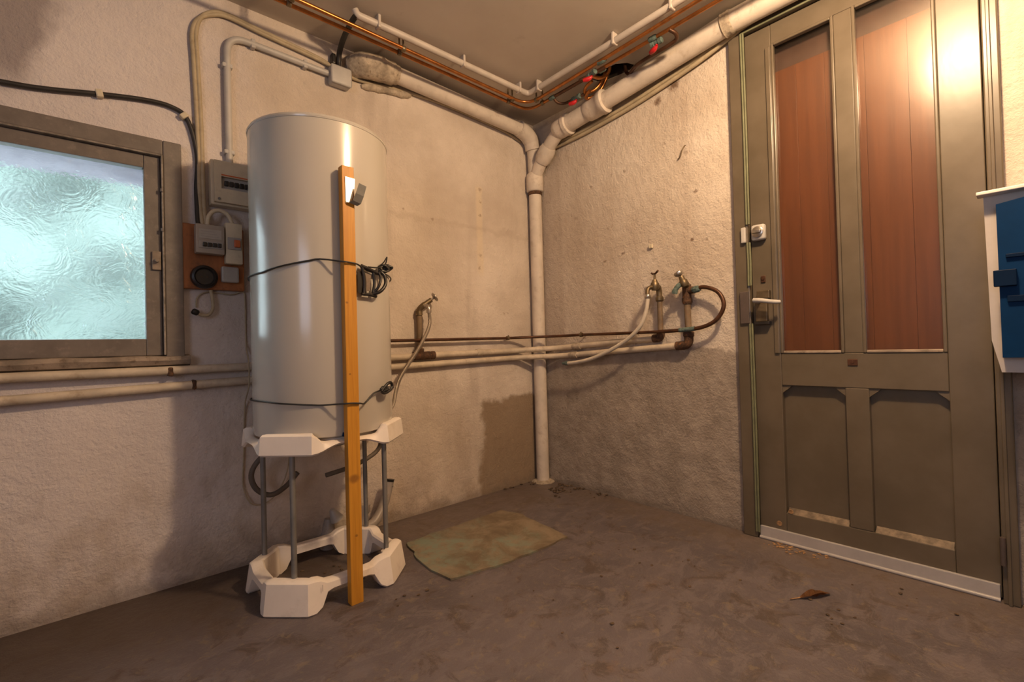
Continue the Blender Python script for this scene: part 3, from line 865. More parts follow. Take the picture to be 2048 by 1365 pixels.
bc = thing('cable_bundle', 'beige cable pair rising from the meter board and looping over to the junction box', 'cable', (-1.898, -0.012, 1.41))
for k, (du, dz) in enumerate(((-.006, -.005), (.007, .006))):
    pts = [(-1.893 + du, -0.040, 1.395), (-1.897 + du, -0.018, 1.50), (-1.898 + du, -0.012, 1.717), (-1.902 + du, -0.012, 1.893), (-1.908 + du, -0.012, 2.068), (-1.911 + du, -0.012, 2.165), (-1.893 + du * .6, -0.013, 2.232 + dz * .6), (-1.845, -0.014, 2.276 + dz), (-1.788, -0.014, 2.290 + dz), (-1.669, -0.014, 2.277 + dz), (-1.505, -0.013, 2.264 + dz), (-1.39, -0.013, 2.250 + dz * .6), (-1.352, -0.018, 2.225)]
    b = BM(); tube(b, smooth_path(pts, 5), 0.0085, 10); obj('cable', b, MAT['beige_cable'], bc, smooth=60)
b = BM(); tube(b, smooth_path([(-1.31, -0.015, 2.225), (-1.22, -0.014, 2.225), (-1.12, -0.013, 2.236), (-1.0, -0.012, 2.255), (-0.7, -0.012, 2.27), (-0.3, -0.012, 2.25), (-0.13, -0.012, 2.22)], 5), 0.008, 10); obj('cable', b, MAT['beige_cable'], bc, smooth=60)

bk = thing('black_cable', 'black cable clipped above the frosted window and dropping to the meter board', 'cable', (-2.44, -0.012, 1.78))
bp = [(-3.4, -0.012, 1.74), (-2.8, -0.012, 1.755), (-2.44, -0.012, 1.782), (-2.324, -0.012, 1.797), (-2.203, -0.012, 1.823), (-2.069, -0.012, 1.846), (-1.985, -0.012, 1.845), (-1.937, -0.012, 1.810), (-1.908, -0.012, 1.68), (-1.912, -0.012, 1.543), (-1.913, -0.032, 1.423), (-1.912, -0.042, 1.395)]
b = BM(); tube(b, smooth_path(bp, 6), 0.0085, 10); obj('cable', b, MAT['black_cable'], bk, smooth=60)
for x, z, a in ((-2.198, 1.824, 0.2), (-1.949, 1.822, -0.8)):
    b = BM(); box(b, (x - .010, -0.026, z - .014), (x + .010, -0.001, z + .014), 0.004, rot=Matrix.Rotation(-a, 3, 'Y')); obj('cable_clip', b, MAT['clip'], bk)

# ------------------------------------------------------------------ grey conduit from the junction box to the breaker box
cd = thing('conduit', 'grey plastic conduit bending down from the junction box to the breaker box', 'conduit', (-1.797, -0.016, 1.66))
cp = fillet([(-1.376, -0.020, 2.199), (-1.60, -0.018, 2.205), (-1.797, -0.018, 2.208), (-1.798, -0.018, 1.98), (-1.796, -0.018, 1.662)], 0.075, 8)
b = BM(); tube(b, cp, 0.0135, 14); obj('conduit_tube', b, MAT['grey_plastic'], cd, smooth=60)
for p, hz in (((-1.70, 2.207), False), ((-1.485, 2.202), False), ((-1.798, 2.075), True), ((-1.796, 1.715), True)):
    x, z = p
    b = BM()
    if hz:
        box(b, (x - .019, -0.030, z - .009), (x + .019, -0.001, z + .009), 0.004)
    else:
        box(b, (x - .009, -0.030, z - .019), (x + .009, -0.001, z + .019), 0.004)
    obj('conduit_clip', b, MAT['grey_plastic'], cd)

jb = thing('junction_box', 'square grey junction box high on the left wall', 'junction box', (-1.325, 0, 2.15))
b = BM(); box(b, (-1.376, -0.042, 2.152), (-1.280, -0.001, 2.236), 0.008, 3); obj('box_body', b, MAT['grey_plastic'], jb, smooth=40)
b = BM(); box(b, (-1.378, -0.055, 2.150), (-1.278, -0.0422, 2.238), 0.009, 3); obj('box_lid', b, MAT['grey_plastic'], jb, smooth=40)

bt = thing('black_conduit', 'short black tube dropping from the ceiling conduit behind the junction box', 'tube', (-1.33, -0.05, 2.24))
b = BM(); tube(b, smooth_path([(-1.366, -0.315, 2.325), (-1.362, -0.25, 2.326), (-1.352, -0.15, 2.322), (-1.338, -0.06, 2.305), (-1.332, -0.030, 2.275), (-1.330, -0.026, 2.237)], 6), 0.012, 12); obj('tube', b, MAT['black_cable'], bt, smooth=60)
b = BM(); box(b, (-1.366, -0.034, 2.252), (-1.346, -0.001, 2.300), 0.005); obj('tube_clip', b, MAT['black'], bt)

# ------------------------------------------------------------------ breaker box
bb = thing('breaker_box', 'cream breaker box on the wall half hidden by the water heater', 'electrical box', (-1.75, 0, 1.49))
b = BM(); box(b, (-1.870, -0.050, 1.482), (-1.640, -0.001, 1.664), 0.006, 2); obj('box_body', b, MAT['cream_plastic'], bb, smooth=40)
b = BM()
frame_ring(b, [(-1.860, -0.0505, 1.490), (-1.650, -0.0505, 1.490), (-1.650, -0.0505, 1.656), (-1.860, -0.0505, 1.656)],
           [(-1.836, -0.0505, 1.545), (-1.672, -0.0505, 1.545), (-1.672, -0.0505, 1.594), (-1.836, -0.0505, 1.594)], (0, -0.020, 0))
obj('box_cover', b, MAT['cream_plastic'], bb)
b = BM(); box(b, (-1.836, -0.0545, 1.545), (-1.672, -0.0505, 1.594)); st = obj('breaker_strip', b, MAT['paper'], bb, 'pale breaker row behind the opening')
for k in range(6):
    b = BM(); box(b, (-1.824 + k * .0185, -0.066, 1.560), (-1.810 + k * .0185, -0.0547, 1.580), 0.002); obj('breaker_toggle', b, MAT['black'], st)
b = BM(); box(b, (-1.836, -0.0715, 1.597), (-1.70, -0.0706, 1.602)); obj('red_line', b, MAT['orange'], bb, 'thin red printed line')
b = BM(); lathe(b, [(0, .005), (.003, .005)], (-1.845, -0.0706, 1.502), (0, -1, 0), 10); obj('cover_screw', b, MAT['steel_rod'], bb)

# ------------------------------------------------------------------ meter board and what is fixed on it
b = BM(); box(b, (-1.986, -0.028, 1.142), (-1.752, -0.001, 1.398), 0.004)
solo('meter_board', b, MAT['mboard'], 'red-brown wooden meter board beside the window carrying old switchgear', 'board')
db = thing('distribution_box', 'grey fuse box with dark toggles on the wooden meter board', 'electrical box', (-1.877, -0.028, 1.28))
b = BM(); box(b, (-1.926, -0.075, 1.278), (-1.829, -0.0285, 1.392), 0.005); obj('box_body', b, MAT['fuse_grey'], db, smooth=40)
b = BM(); box(b, (-1.917, -0.080, 1.297), (-1.836, -0.0752, 1.325), 0.001); obj('switch_window', b, MAT['grey_box'], db)
for k in range(4):
    b = BM(); box(b, (-1.905 + k * .0165, -0.090, 1.302), (-1.892 + k * .0165, -0.0802, 1.318), 0.002); obj('fuse_toggle', b, MAT['black'], db)
b = BM(); box(b, (-1.915, -0.0770, 1.335), (-1.84, -0.0752, 1.372)); obj('paper_label', b, MAT['paper'], db, 'faded paper label')
for k in range(3):
    b = BM(); box(b, (-1.910, -0.0776, 1.342 + k * .010), (-1.85 - .006 * k, -0.0771, 1.3445 + k * .010)); obj('print_line', b, MAT['grey_box'], db)
sw = thing('isolator_switch', 'tall cream isolator with an orange rocker on the wooden meter board', 'switch', (-1.794, -0.028, 1.25))
b = BM(); box(b, (-1.825, -0.066, 1.246), (-1.764, -0.0285, 1.412), 0.005); obj('switch_body', b, MAT['cream_plastic'], sw, smooth=40)
b = BM(); box(b, (-1.818, -0.072, 1.303), (-1.770, -0.0662, 1.352), 0.002); pl = obj('switch_plate', b, MAT['grey_box'], sw)
b = BM(); box(b, (-1.797, -0.082, 1.312), (-1.775, -0.0722, 1.342), 0.003); obj('rocker', b, MAT['orange'], pl)
ac = BM(); tube(ac, smooth_path([(-1.884, -0.052, 1.3905), (-1.880, -0.052, 1.425), (-1.862, -0.052, 1.452), (-1.838, -0.052, 1.458), (-1.814, -0.052, 1.446), (-1.797, -0.050, 1.412)], 6), 0.008, 10)
solo('jumper_cable', ac, MAT['cream_plastic'], 'short cream cable arching between the fuse box and the isolator', 'cable', smooth=60)
so = thing('power_socket', 'round black socket at the foot of the wooden meter board', 'socket', (-1.895, -0.028, 1.19))
b = BM(); lathe(b, [(0, .046), (.010, .047), (.022, .043), (.026, .036), (.022, .032), (.016, .030)], (-1.895, -0.0285, 1.189), (0, -1, 0), 28); obj('socket_body', b, MAT['black'], so, smooth=40)
for dx in (-.010, .010):
    b = BM(); lathe(b, [(0, .0035), (.002, .0035)], (-1.895 + dx, -0.0447, 1.189), (0, -1, 0), 10); obj('contact_hole', b, MAT['hole'], so)
b = BM(); box(b, (-1.838, -0.052, 1.172), (-1.776, -0.0285, 1.236), 0.006)
solo('blank_box', b, MAT['grey_box'], 'small blank grey box at the lower right of the wooden meter board', 'electrical box')
lw = thing('loose_wire', 'hooked dark wire hanging below the meter board', 'wire', (-1.874, -0.02, 1.14))
b = BM(); tube(b, smooth_path([(-1.872, -0.020, 1.141), (-1.866, -0.020, 1.10), (-1.866, -0.022, 1.066), (-1.880, -0.024, 1.042), (-1.902, -0.026, 1.038), (-1.922, -0.028, 1.050)], 6), 0.0065, 10); obj('wire', b, MAT['beige_cable'], lw, smooth=60)
b = BM(); lathe(b, [(0, .008), (.004, .012), (.020, .012), (.024, .008)], (-1.915, -0.027, 1.045), (-1, -.1, .5), 12); obj('wire_cap', b, MAT['black'], lw, 'black end cap', smooth=50)
b = BM(); tube(b, smooth_path([(-1.920, -0.008, 1.07), (-1.915, -0.008, 1.11), (-1.880, -0.008, 1.134), (-1.80, -0.008, 1.128), (-1.756, -0.008, 1.140), (-1.748, -0.008, 1.10), (-1.747, -0.008, 0.92), (-1.750, -0.060, 0.85), (-1.751, -0.062, 0.75), (-1.757, -0.012, 0.66), (-1.764, -0.008, 0.45), (-1.768, -0.010, 0.33), (-1.735, -0.02, 0.25), (-1.66, -0.02, 0.26), (-1.60, -0.02, 0.36), (-1.585, -0.02, 0.52)], 5), 0.0028, 8)
solo('bell_wire', b, MAT['beige_cable'], 'thin yellowish wire running down the wall behind the water heater', 'wire', smooth=60)

# ------------------------------------------------------------------ water heater, stand, post
HX, HY, HR = -1.537, -0.325, 0.2565
wh = thing('water_heater', 'tall white cylindrical water heater on a plastic stand', 'water heater', (HX, HY, 0.56))
b = BM(); lathe(b, [(0, HR - .02), (.008, HR - .004), (.03, HR), (.5, HR), (1.125, HR), (1.128, HR)], (HX, HY, 0.575), (0, 0, 1), 96); obj('tank_shell', b, MAT['enamel'], wh, smooth=40)
b = BM(); lathe(b, [(0, HR + .0015), (.006, HR + .003), (.014, HR - .001), (.019, HR - .014), (.022, HR * .6), (.023, .01)], (HX, HY, 1.7032), (0, 0, 1), 96); obj('top_lid', b, MAT['enamel'], wh, smooth=40)
b = BM(); lathe(b, [(0, .08), (.05, .085), (.055, .10), (.06, .10)], (HX, HY, 0.514), (0, 0, 1), 24); obj('element_cover', b, MAT['grey_box'], wh, smooth=40)
b = BM(); box(b, (-1.575, -0.585, 0.578), (-1.545, -0.578, 0.592), 0.001, rot=Matrix.Rotation(.2, 3, 'Y')); obj('tape_tab', b, MAT['blue'], wh, 'small blue tape end')

sd = thing('heater_stand', 'white plastic stand on four grey rods under the water heater', 'stand', (HX, HY, 0))
def octo_ring(bm, cx, cy, hx, hy, ch, w, zfun, n_side=10, n_ch=6, bevel=0.0):
    """closed band following a chamfered rectangle; zfun(kind) -> (z0, z1, outward flare)"""
    path = []
    corners = [((cx - hx + ch, cy - hy), (cx + hx - ch, cy - hy), 'side'), ((cx + hx - ch, cy - hy), (cx + hx, cy - hy + ch), 'pad'), ((cx + hx, cy - hy + ch), (cx + hx, cy + hy - ch), 'side'), ((cx + hx, cy + hy - ch), (cx + hx - ch, cy + hy), 'pad'),
               ((cx + hx - ch, cy + hy), (cx - hx + ch, cy + hy), 'side'), ((cx - hx + ch, cy + hy), (cx - hx, cy + hy - ch), 'pad'), ((cx - hx, cy + hy - ch), (cx - hx, cy - hy + ch), 'side'), ((cx - hx, cy - hy + ch), (cx - hx + ch, cy - hy), 'pad')]
    for a, c, kind in corners:
        n = n_side if kind == 'side' else n_ch
        for k in range(n):
            t = k / n
            path.append((a[0] + (c[0] - a[0]) * t, a[1] + (c[1] - a[1]) * t, kind, t))
    N = len(path)
    # outward normals from smoothed tangents
    rings = []
    for i in range(N):
        x0, y0 = path[i - 1][:2]
        x1, y1 = path[(i + 1) % N][:2]
        tx, ty = x1 - x0, y1 - y0
        l = math.hypot(tx, ty)
        nx, ny = ty / l, -tx / l
        x, y, kind, t = path[i]
        z0, z1, fl = zfun(kind, t)
        e = 0.006
        prof = [(-w, z0), (fl, z0), (fl + e, z0 + e), (0.0 + e * .5, z1 - e), (-e, z1), (-w + e, z1), (-w, z1 - e)]
        rings.append([bm.verts.new((x + nx * o, y + ny * o, z)) for o, z in prof])
    K = len(rings[0])
    for i in range(N):
        p, q = rings[i], rings[(i + 1) % N]
        for k in range(K):
            bm.faces.new((p[k], q[k], q[(k + 1) % K], p[(k + 1) % K]))
    bmesh.ops.recalc_face_normals(bm, faces=bm.faces)
    return bm
def sstep(t, a, b):
    t = max(0, min(1, (t - a) / (b - a)))
    return t * t * (3 - 2 * t)
def z_base(kind, t):
    if kind == 'pad':
        return 0.0, 0.110, 0.012
    k = min(sstep(t, 0.10, 0.24), 1 - sstep(t, 0.76, 0.90))
    return 0.0 + 0.060 * k, 0.110 - 0.018 * k, 0.012 * (1 - k)
def z_tray(kind, t):
    if kind == 'pad':
        return 0.530, 0.603, 0.004
    k = min(sstep(t, 0.0, 0.35), 1 - sstep(t, 0.65, 1.0))
    k2 = min(sstep(t, 0.0, 0.16), 1 - sstep(t, 0.84, 1.0))
    return 0.530 + 0.026 * k, 0.603 - 0.033 * k2, 0.004
BX, BY = -1.552, -0.362
b = BM(); octo_ring(b, BX, BY, 0.248, 0.212, 0.10, 0.040, z_base, 14, 6); obj('base_frame', b, MAT['white_plastic'], sd, smooth=35)
b = BM(); octo_ring(b, BX + .008, BY + .022, 0.262, 0.243, 0.125, 0.030, z_tray, 16, 8); obj('tray_ring', b, MAT['white_plastic'], sd, smooth=35)
b = BM(); prism(b, [(HX + .236 * math.cos(a * PI / 8), HY + .232 * math.sin(a * PI / 8), 0.560) for a in range(16)], (0, 0, 0.013)); obj('tray_plate', b, MAT['white_plastic'], sd)
for i, (x, y) in enumerate(((-1.722, -0.505), (-1.382, -0.505), (-1.745, -0.225), (-1.340, -0.235))):
    b = BM(); tube(b, [(x, y, 0.02), (x, y, 0.559)], 0.0095, 12); obj('support_rod', b, MAT['steel_rod'], sd, smooth=50)
    b = BM(); lathe(b, [(0, .022), (.03, .020), (.034, .014)], (x, y, 0.070), (0, 0, 1), 16); obj('rod_socket', b, MAT['white_plastic'], sd, smooth=40)
    # gusset that ties the rod socket into the corner pad
    cx, cy = (BX + math.copysign(.190, x - BX), BY + math.copysign(.152, y - BY))
    b = BM(); tube(b, [(x, y, 0.085), (cx, cy, 0.085)], 0.016, 8); obj('gusset', b, MAT['white_plastic'], sd, smooth=50)
b = BM()
for dx in (0.0, 0.006):
    pass
box(b, (-1.658 + 0, -0.5885, 0.070), (-1.6565, -0.5872, 0.092)); obj('seam_line', b, MAT['grey_box'], sd, 'thin joint in the front bar')

PX0, PX1, PY0, PY1 = -1.573, -1.529, -0.622, -0.589
b = BM(); box(b, (PX0, PY0, 0.0), (PX1, PY1, 1.532), 0.002)
solo('wooden_post', b, MAT['pine'], 'orange pine post standing upright in front of the water heater', 'post')

br = thing('metal_bracket', 'bent bright metal bracket screwed near the top of the orange post', 'bracket', (-1.545, PY0, 1.40))
b = BM(); prism(b, [(-1.562, PY0 - .0005, 1.492), (-1.528, PY0 - .0005, 1.490), (-1.530, PY0 - .0005, 1.462), (-1.536, PY0 - .0005, 1.425), (-1.545, PY0 - .0005, 1.405), (-1.562, PY0 - .0005, 1.400)], (0, -0.003, 0)); obj('back_plate', b, MAT['bright'], br, 'shining flat plate')
b = BM()
rows = []
for (x, z, o, hw) in ((-1.550, 1.402, .004, .014), (-1.540, 1.396, .012, .015), (-1.530, 1.404, .020, .0155), (-1.521, 1.430, .026, .015), (-1.511, 1.466, .030, .014)):
    rows.append([b.verts.new((x - hw * .96, PY0 - o, z + hw * .25)), b.verts.new((x + hw, PY0 - o, z - hw * .25))])
for p, q in zip(rows, rows[1:]):
    b.faces.new((p[0], p[1], q[1], q[0]))
bmesh.ops.solidify(b, geom=b.faces[:], thickness=0.0025)
obj('bent_arm', b, MAT['steel_rod'], br, 'curved grey arm')

def heater_arc(z0, z1, a0, a1, n, r):
    out = []
    for i in range(n + 1):
        t = i / n
        a = math.radians(a0 + (a1 - a0) * t)
        out.append(Vector((HX + r * math.cos(a), HY + r * math.sin(a), z0 + (z1 - z0) * t)))
    return out
# tie wires: round the tank and over the post
for (z_l, z_p, z_r, z_back, lab) in ((1.165, 1.192, 1.172, 1.15, 'upper dark wire tying the post to the water heater'), (0.712, 0.700, 0.722, 0.71, 'lower dark wire tying the post to the water heater')):
    pts = heater_arc(z_back, z_l, 0, -140, 10, HR + .006)[::1]
    left = heater_arc(z_l, z_p + (.012 if z_l > 1 else -.004), 200, 248, 6, HR + .005)
    path = heater_arc(z_back, z_l, 90, 195, 8, HR + .005) + left
    path += [Vector((PX0 - .002, PY0 - .004, z_p)), Vector((-1.551, PY0 - .006, z_p - .001)), Vector((PX1 + .002, PY0 - .004, z_p - .004))]
    path += [Vector((-1.50, -0.602, z_p - .008)), Vector((-1.46, -0.588, z_r)), Vector((-1.415, -0.565, z_r + .008))]
    path += heater_arc(z_r + .008, z_back, -55, 85, 10, HR + .006)
    b = BM(); tube(b, smooth_path(path, 3), 0.0030, 8)
    solo('tie_wire', b, MAT['wire'], lab, 'wire', group='tie wires round the water heater', smooth=60)

# ratchet buckle on the upper wire, loop fastener on the lower wire
bu = thing('strap_buckle', 'black open-frame strap buckle hanging on the upper tie wire', 'buckle', (-1.46, -0.585, 1.09))
def on_tank(x, z, off):
    dx = x - HX
    return Vector((x, HY - math.sqrt(max(0.0, (HR + off) ** 2 - dx * dx)), z))
for pts, r, nm in (([(-1.497, 1.186), (-1.488, 1.14), (-1.490, 1.098), (-1.494, 1.085)], .0065, 'side_bar'), ([(-1.448, 1.170), (-1.444, 1.13), (-1.452, 1.092)], .0055, 'side_bar'),
                   ([(-1.500, 1.188), (-1.47, 1.180), (-1.428, 1.170), (-1.405, 1.176)], .0075, 'top_bar'), ([(-1.500, 1.086), (-1.470, 1.086), (-1.437, 1.082)], .006, 'bottom_bar')):
    b = BM(); tube(b, smooth_path([on_tank(x, z, .020) for x, z in pts], 4), r, 8); obj(nm, b, MAT['black'], bu, smooth=60)
b = BM(); tube(b, smooth_path([on_tank(x, z, o) for x, z, o in ((-1.452, 1.090, .022), (-1.428, 1.100, .040), (-1.405, 1.128, .045), (-1.400, 1.160, .035), (-1.412, 1.176, .025))], 5), .0065, 8); obj('lever_loop', b, MAT['black'], bu, smooth=60)
b = BM(); tube(b, smooth_path([on_tank(x, z, o) for x, z, o in ((-1.447, 1.096, .022), (-1.432, 1.120, .036), (-1.422, 1.150, .036), (-1.425, 1.172, .025))], 5), .005, 8); obj('lever_loop', b, MAT['black'], bu, smooth=60)
b = BM(); prism(b, [on_tank(-1.484, 1.165, .016), on_tank(-1.458, 1.160, .016), on_tank(-1.464, 1.10, .016), on_tank(-1.486, 1.098, .016)], (0, -0.003, 0)); obj('face_plate', b, MAT['chrome'], bu, 'pale metal face plate')
b = BM(); prism(b, [on_tank(-1.512, 1.166, .012), on_tank(-1.496, 1.170, .012), on_tank(-1.494, 1.085, .012), on_tank(-1.512, 1.092, .012)], (0, -0.004, 0)); obj('web_stub', b, MAT['black'], bu)
tw = thing('wire_knot', 'twisted knot of dark wire at the end of the upper tie wire', 'wire', (-1.40, -0.55, 1.18))
def knot(c, s, turns, seed, root, r=.0032, nm='wire_coil', ax=(1.5, 0.6, 0.9)):
    rnd = random.Random(seed)
    pts = []
    for i in range(turns * 5):
        a = i * 2 * PI / 5 + rnd.uniform(-.3, .3)
        pts.append(Vector(c) + s * Vector((ax[0] * (math.cos(a) + rnd.uniform(-.2, .2)), ax[1] * rnd.uniform(-1, 1), ax[2] * (math.sin(a) + rnd.uniform(-.2, .2)))))
    b = BM(); tube(b, smooth_path(pts, 4), r, 6); return obj(nm, b, MAT['wire'], root, smooth=60)
knot((-1.398, -0.573, 1.190), 0.013, 6, 3, tw, .0036)
knot((-1.378, -0.562, 1.196), 0.011, 4, 5, tw, .0036)
for p, q in (((-1.425, -0.580, 1.195), (-1.392, -0.585, 1.232)), ((-1.40, -0.575, 1.20), (-1.388, -0.580, 1.236)), ((-1.47, -0.592, 1.188), (-1.41, -0.576, 1.195))):
    b = BM(); tube(b, smooth_path([p, ((p[0] + q[0]) / 2 + .004, (p[1] + q[1]) / 2, (p[2] + q[2]) / 2 - .002), q], 3), .0026, 6); obj('wire_end', b, MAT['wire'], tw, smooth=60)
t2 = thing('wire_fastener', 'looped dark wire fastener at the end of the lower tie wire', 'wire', (-1.40, -0.56, 0.71))
knot((-1.412, -0.580, 0.735), 0.009, 5, 8, t2, .0034)
b = BM(); lp = [(-1.425, -0.585, 0.728), (-1.40, -0.580, 0.752), (-1.380, -0.570, 0.757), (-1.372, -0.565, 0.742), (-1.385, -0.572, 0.727), (-1.412, -0.582, 0.719), (-1.425, -0.585, 0.726)]
tube(b, smooth_path(lp, 5), .0055, 8); obj('loop', b, MAT['black'], t2, smooth=60)
b = BM(); box(b, (-1.402, -0.578, 0.732), (-1.386, -0.568, 0.748), 0.002); obj('clasp', b, MAT['chrome'], t2)

# hoses and drain fittings under the heater
b = BM(); tube(b, smooth_path([(-1.60, -0.26, 0.54), (-1.68, -0.16, 0.50), (-1.735, -0.12, 0.45), (-1.760, -0.11, 0.395), (-1.742, -0.11, 0.335), (-1.690, -0.11, 0.300), (-1.632, -0.11, 0.322), (-1.59, -0.13, 0.375)], 6), 0.0105, 12)
solo('grey_hose', b, MAT['dark_rubber'], 'grey hose looping behind the left rods of the heater stand', 'hose', smooth=60)
b = BM(); tube(b, smooth_path([(-1.48, -0.15, 0.345), (-1.37, -0.15, 0.360), (-1.285, -0.15, 0.386), (-1.235, -0.15, 0.418), (-1.24, -0.18, 0.47), (-1.33, -0.24, 0.53)], 6), 0.010, 12)
solo('grey_cable', b, MAT['dark_rubber'], 'brown-grey cable curving behind the right rods of the heater stand', 'cable', smooth=60)
pv = thing('waste_pipe', 'dirty white plastic waste pipe slanting down behind the right stand rods', 'pipe', (-1.2, -0.1, 0))
b = BM(); tube(b, smooth_path([(-1.150, -0.085, 0.235), (-1.165, -0.088, 0.185), (-1.195, -0.10, 0.125), (-1.245, -0.12, 0.075), (-1.30, -0.13, 0.06)], 5), 0.022, 14); obj('pipe', b, MAT['pvc'], pv, smooth=60)
b = BM(); lathe(b, [(0, .021), (.004, .019), (.03, .019), (.034, .022)], (-1.152, -0.086, 0.213), (.25, .05, 1), 14); obj('pipe_end', b, MAT['black'], pv, 'dark open pipe end', smooth=50)
b = BM(); lathe(b, [(0, .024), (.02, .026), (.05, .026), (.07, .022), (.11, .022), (.115, .027), (.15, .027)], (-1.335, -0.15, 0.028), (.2, .05, 1), 16); obj('trap', b, MAT['pvc'], pv, smooth=50)
b = BM(); lathe(b, [(0, .03), (.05, .012), (.055, .006)], (-1.42, -0.11, 0.13), (-.5, 0, 1), 12); obj('drain_plug', b, MAT['grey_box'], pv, smooth=50)
b = BM(); lathe(b, [(0, .03), (.03, .032), (.10, .026), (.13, .02)], (-1.455, -0.075, 0.0), (.1, 0, 1), 14); obj('pipe_stub', b, MAT['pvc'], pv, smooth=50)

# ------------------------------------------------------------------ water pipes round the corner
def corner(zl, zr, off, k=0.0):
    d = 0.185
    return [(-0.235 - k, -off, zl), (-0.118 - k * .6, -0.118 - k * .6, (zl + zr) / 2), (-off, -0.235 - k, zr)]
R1 = 0.0165
wa = thing('upper_water_pipe', 'upper cream water pipe along both walls with three risers', 'pipe', (-1.0, -0.03, 0.84))
PA = [(X0 + .01, -0.030, 0.812), (-2.446, -0.030, 0.825), (-2.0, -0.030, 0.826), (-1.748, -0.030, 0.828), (-0.821, -0.030, 0.848)] + corner(0.856, 0.866, 0.030) + [(-0.030, -0.60, 0.890), (-0.030, -0.905, 0.905)]
b = BM(); tube(b, fillet(PA, 0.05, 5), R1, 14); obj('pipe', b, MAT['painted_pipe'], wa, smooth=60)
b = BM(); tube(b, fillet([(-0.030, -0.88, 0.904), (-0.030, -0.923, 0.906), (-0.030, -0.923, 0.945)], 0.03, 5), 0.021, 14); obj('elbow', b, MAT['rust'], wa, 'rusty elbow', smooth=60)
b = BM(); tube(b, [(-0.030, -0.923, 0.94), (-0.030, -0.9225, 1.118)], 0.0135, 14); obj('riser', b, MAT['riser'], wa, smooth=60)
b = BM(); lathe(b, [(0, .017), (.006, .021), (.020, .021), (.026, .017)], (-0.030, -0.9225, 1.095), (0, 0, 1), 12); obj('nut', b, MAT['brass'], wa)
b = BM(); tube(b, [(-0.965, -0.030, 0.845), (-0.868, -0.030, 0.847)], 0.022, 14); tube(b, [(-0.927, -0.030, 0.846), (-0.927, -0.030, 0.885)], 0.021, 14); lathe(b, [(0, .014), (.012, .022), (.03, .022)], (-0.870, -0.03, 0.847), (1, 0, 0), 14); obj('tee', b, MAT['rust'], wa, 'rusty tee', smooth=60)
b = BM(); tube(b, [(-0.927, -0.030, 0.88), (-0.927, -0.030, 1.075)], 0.0145, 14); obj('riser', b, MAT['riser'], wa, smooth=60)
b = BM(); box(b, (-2.018, -0.049, 0.804), (-2.000, -0.001, 0.838), 0.006); obj('pipe_clamp', b, MAT['rust'], wa, 'rusty wall clamp')
b = BM(); lathe(b, [(0, .019), (.02, .021), (.04, .019)], (-0.55, -0.030, 0.853), (1, 0, 0.02), 14); obj('coupling', b, MAT['painted_pipe'], wa, smooth=50)
b = BM(); tube(b, [(-0.031, -0.33, 0.872), (-0.031, -0.39, 0.875)], 0.021, 14); obj('coupling', b, MAT['drain_old'], wa, smooth=50)

wb = thing('lower_water_pipe', 'lower cream water pipe along both walls ending in the rusty riser by the door', 'pipe', (-1.0, -0.03, 0.78))
PB = [(X0 + .01, -0.030, 0.728), (-2.447, -0.030, 0.752), (-1.964, -0.030, 0.766), (-1.749, -0.030, 0.771), (-1.084, -0.030, 0.794)] + corner(0.811, 0.816, 0.030) + [(-0.030, -0.743, 0.846), (-0.030, -1.04, 0.864)]
b = BM(); tube(b, fillet(PB, 0.05, 5), R1, 14); obj('pipe', b, MAT['painted_pipe'], wb, smooth=60)
b = BM(); tube(b, fillet([(-0.030, -1.01, 0.862), (-0.030, -1.076, 0.866), (-0.030, -1.076, 0.925)], 0.035, 5), 0.022, 14); lathe(b, [(0, .022), (.006, .026), (.022, .026), (.028, .022)], (-0.030, -1.076, 0.905), (0, 0, 1), 14); obj('elbow', b, MAT['rust'], wb, 'rusty elbow', smooth=60)
b = BM(); tube(b, [(-0.030, -1.076, 0.92), (-0.030, -1.073, 1.075)], 0.0155, 14); obj('riser', b, MAT['riser'], wb, smooth=60)
b = BM(); tube(b, [(-0.030, -1.073, 1.07), (-0.030, -1.073, 1.165)], 0.021, 14); tube(b, [(-0.030, -1.073, 1.136), (-0.036, -1.115, 1.134)], 0.018, 14); lathe(b, [(0, .024), (.02, .024)], (-0.030, -1.073, 1.078), (0, 0, 1), 10); obj('tee', b, MAT['rust'], wb, 'rusty tee', smooth=60)
b = BM(); box(b, (-1.942, -0.050, 0.748), (-1.928, -0.001, 0.786), 0.006); obj('pipe_clamp', b, MAT['rust'], wb, 'rusty wall clamp')
b = BM(); tube(b, [(-0.031, -0.30, 0.820), (-0.031, -0.36, 0.823)], 0.021, 14); obj('coupling', b, MAT['drain_old'], wb, smooth=50)

cw = thing('copper_water_pipe', 'thin dark copper pipe crossing both walls and looping up to the rusty tee', 'pipe', (-0.6, -0.04, 0.93))
PC = [(-1.45, -0.042, 0.926), (-1.08, -0.042, 0.928), (-0.304, -0.040, 0.935)] + corner(0.937, 0.940, 0.050, 0.01) + [(-0.055, -0.408, 0.941), (-0.060, -0.70, 0.938), (-0.062, -0.937, 0.937)]
b = BM(); tube(b, fillet(PC, 0.05, 5), 0.0085, 12); obj('pipe', b, MAT['copper_dark'], cw, smooth=60)
loop = [(-0.062, -0.93, 0.937), (-0.062, -1.06, 0.940), (-0.062, -1.15, 0.947), (-0.060, -1.215, 0.970), (-0.060, -1.255, 1.012), (-0.060, -1.266, 1.060), (-0.058, -1.238, 1.112), (-0.054, -1.175, 1.140), (-0.046, -1.115, 1.135)]
b = BM(); tube(b, smooth_path(loop, 6), 0.0098, 12); obj('loop', b, MAT['copper_dark'], cw, smooth=60)
b = BM(); tube(b, [(-0.062, -1.045, 0.9395), (-0.062, -1.125, 0.9445)], 0.0112, 12); obj('verdigris_sleeve', b, MAT['verdigris'], cw, 'green corroded length', smooth=60)
